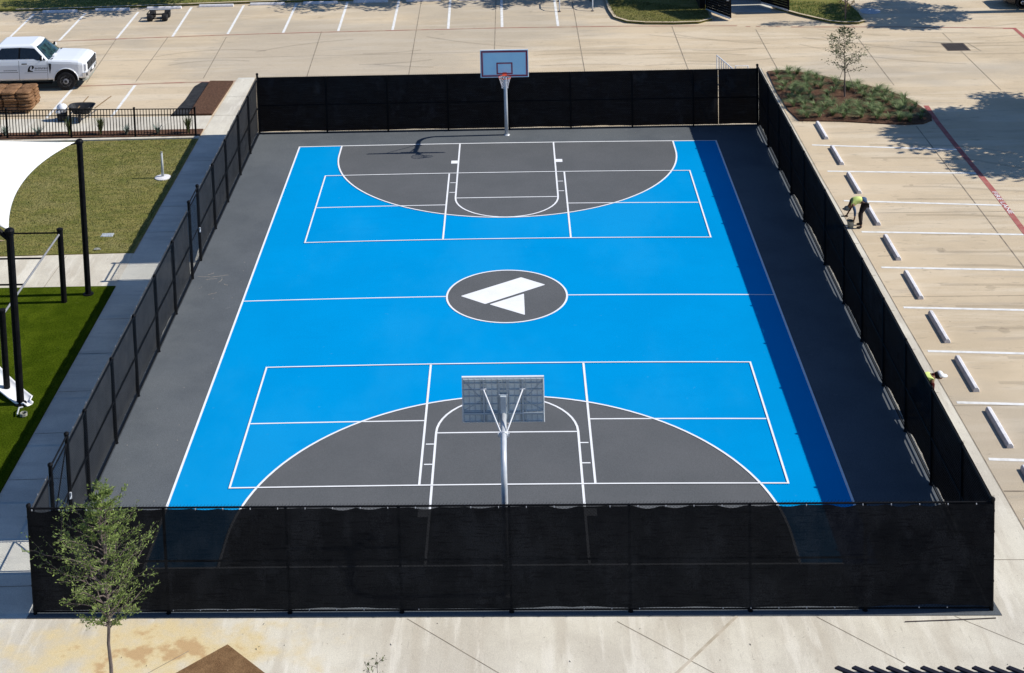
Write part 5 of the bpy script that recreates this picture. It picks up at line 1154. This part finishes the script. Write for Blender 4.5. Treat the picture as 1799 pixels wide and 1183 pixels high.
for y in (-.1, .1): mb.ball((-1.245, y, 1.85), .03, 6, 5)
obj('eyes', mb, 'hair', t)
tb = thing('bucket', 'small grey bucket between the hands and feet of the bending worker', 'bucket', (37.45, 16.3, .015))
mb = MB(); mb.lathe([(.30, 0), (.38, .75), (.41, .78), (.36, .76), (.28, .08)], (37.45, 16.3, .02), 18); obj('pail', mb, 'camo', tb, world=True)
mb = MB(); mb.tube([(37.45+.39*math.cos(a), 16.3, .76+.35*math.sin(a)) for a in [math.pi*i/10 for i in range(11)]], .018, 5); obj('handle', mb, 'black', tb, world=True)
tb = thing('hand_tool', 'dark flat trowel in the forward hand of the bending worker', 'trowel', (37.1, 17.0, .9))
mb = MB(); mb.box((36.95, 17.05, 1.0), (.75, .3, .05)); obj('blade', mb, 'plastic', tb, world=True)
mb = MB(); mb.tube([(37.0, 17.05, 1.05), (37.3, 17.05, 1.15)], .05, 6); obj('grip', mb, 'black', tb, world=True)

# worker two: crouching outside the fence, back to it, head towards +x
t = thing('person', 'crouching worker in a yellow vest and white cap behind the right fence', 'person', (34.75, -23.7, .015), 0)
N_ = [((-.35, 0, 1.35), .40), ((.05, 0, 1.95), .38), ((.55, 0, 2.55), .44), ((.95, 0, 2.85), .30), ((1.22, 0, 2.88), .16), ((1.50, 0, 2.86), .29), ((1.72, 0, 2.74), .22),
      ((.85, .55, 2.62), .18), ((.78, .72, 1.95), .13), ((1.02, .6, 1.3), .09),
      ((.85, -.55, 2.62), .18), ((.78, -.72, 1.95), .13), ((1.05, -.55, 1.25), .09),
      ((-.3, .35, 1.25), .28), ((.75, .55, 1.35), .20), ((.35, .55, .35), .13), ((.35, .55, .14), .13), ((.85, .58, .10), .11),
      ((-.3, -.35, 1.25), .28), ((.8, -.55, 1.25), .20), ((.35, -.55, .35), .13), ((.35, -.55, .14), .13), ((.85, -.58, .10), .11), ((1.86, 0, 2.82), .07)]
E_ = [(0, 1), (1, 2), (2, 3), (3, 4), (4, 5), (5, 6), (3, 7), (7, 8), (8, 9), (3, 10), (10, 11), (11, 12), (0, 13), (13, 14), (14, 15), (15, 16), (16, 17), (0, 18), (18, 19), (19, 20), (20, 21), (21, 22), (6, 23)]
U_ = lambda p: (p[0]+.12, p[1], p[2]+.55*max(0, min(1, (p[2]-.5)/.9)))
N_ = [(U_(p), r_) for p, r_ in N_]
hand_nodes(N_, E_, 9, N_[9][0], (.7, 0, -.6), (0, 1, 0), .6); hand_nodes(N_, E_, 12, N_[12][0], (.7, 0, -.6), (0, 1, 0), .6)
skinned('body', N_, E_, 'skin', t)
skinned('vest', [(U_(p), r_) for p, r_ in [((-.10, 0, 1.75), (.46, .44)), ((.2, 0, 2.15), (.46, .46)), ((.6, 0, 2.62), (.50, .50)), ((.95, 0, 2.88), (.42, .46)), ((.82, .48, 2.74), .26), ((.82, -.48, 2.74), .26)]], [(0, 1), (1, 2), (2, 3), (3, 4), (3, 5)], 'vest', t)
skinned('collar', [(U_(p), r_) for p, r_ in [((.95, 0, 2.88), .30), ((1.25, 0, 2.90), .22)]], [(0, 1)], 'maroon', t)
for s2, hx in ((1, (.98, .62, 1.4)), (-1, (1.0, -.58, 1.38))): skinned('sleeve', [(U_(p), r_) for p, r_ in [((.85, s2*.55, 2.64), .25), ((.80, s2*.72, 2.0), .18), (hx, .13)]], [(0, 1), (1, 2)], 'maroon', t)
skinned('trousers', [(U_(p), r_) for p, r_ in [((-.38, 0, 1.33), (.46, .48)), ((-.3, .35, 1.25), .33), ((.75, .55, 1.35), .25), ((.38, .55, .36), .18), ((-.3, -.35, 1.25), .33), ((.8, -.55, 1.25), .25), ((.38, -.55, .36), .18)]], [(0, 1), (1, 2), (2, 3), (0, 4), (4, 5), (5, 6)], 'jean', t)
for y in (.57, -.57): skinned('boot', [((.35, y, .34), .16), ((.35, y, .14), .16), ((.62, y, .11), .14), ((.88, y, .08), .11)], [(0, 1), (1, 2), (2, 3)], 'grate', t)
mb = MB(); mb.ball((1.42, 0, 2.92), .33, 14, 10, (.9, 1.0, .9)); obj('hair', mb.mapv(U_), 'hair', t, smooth=True)
mb = MB(); mb.ball((1.62, 0, 3.02), .34, 16, 10, (.85, 1.0, .8)); mb.lathe([(.0, 0), (.33, .0), (.33, .04), (.0, .05)], (1.93, 0, 2.86), 14); obj('cap', mb.mapv(U_), 'white', t, smooth=True)

# litter and small marks on the pavement
mb = MB(); rd = random.Random(90)
for _ in range(90):
    x, y = rd.choice([(rd.uniform(38, 56), rd.uniform(-35, 48)), (rd.uniform(-30, 40), rd.uniform(-57, -51)), (rd.uniform(-60, 80), rd.uniform(75, 112))]); a = rd.uniform(0, 3.1); l = rd.uniform(.04, .14)
    mb.add([(x-l*math.cos(a), y-l*math.sin(a), .03), (x+.03, y, .05), (x+l*math.cos(a), y+l*math.sin(a), .03), (x-.03, y, .045)], [(0, 1, 2, 3)])
struct('leaf_litter', mb, 'nearblack', kind='stuff')
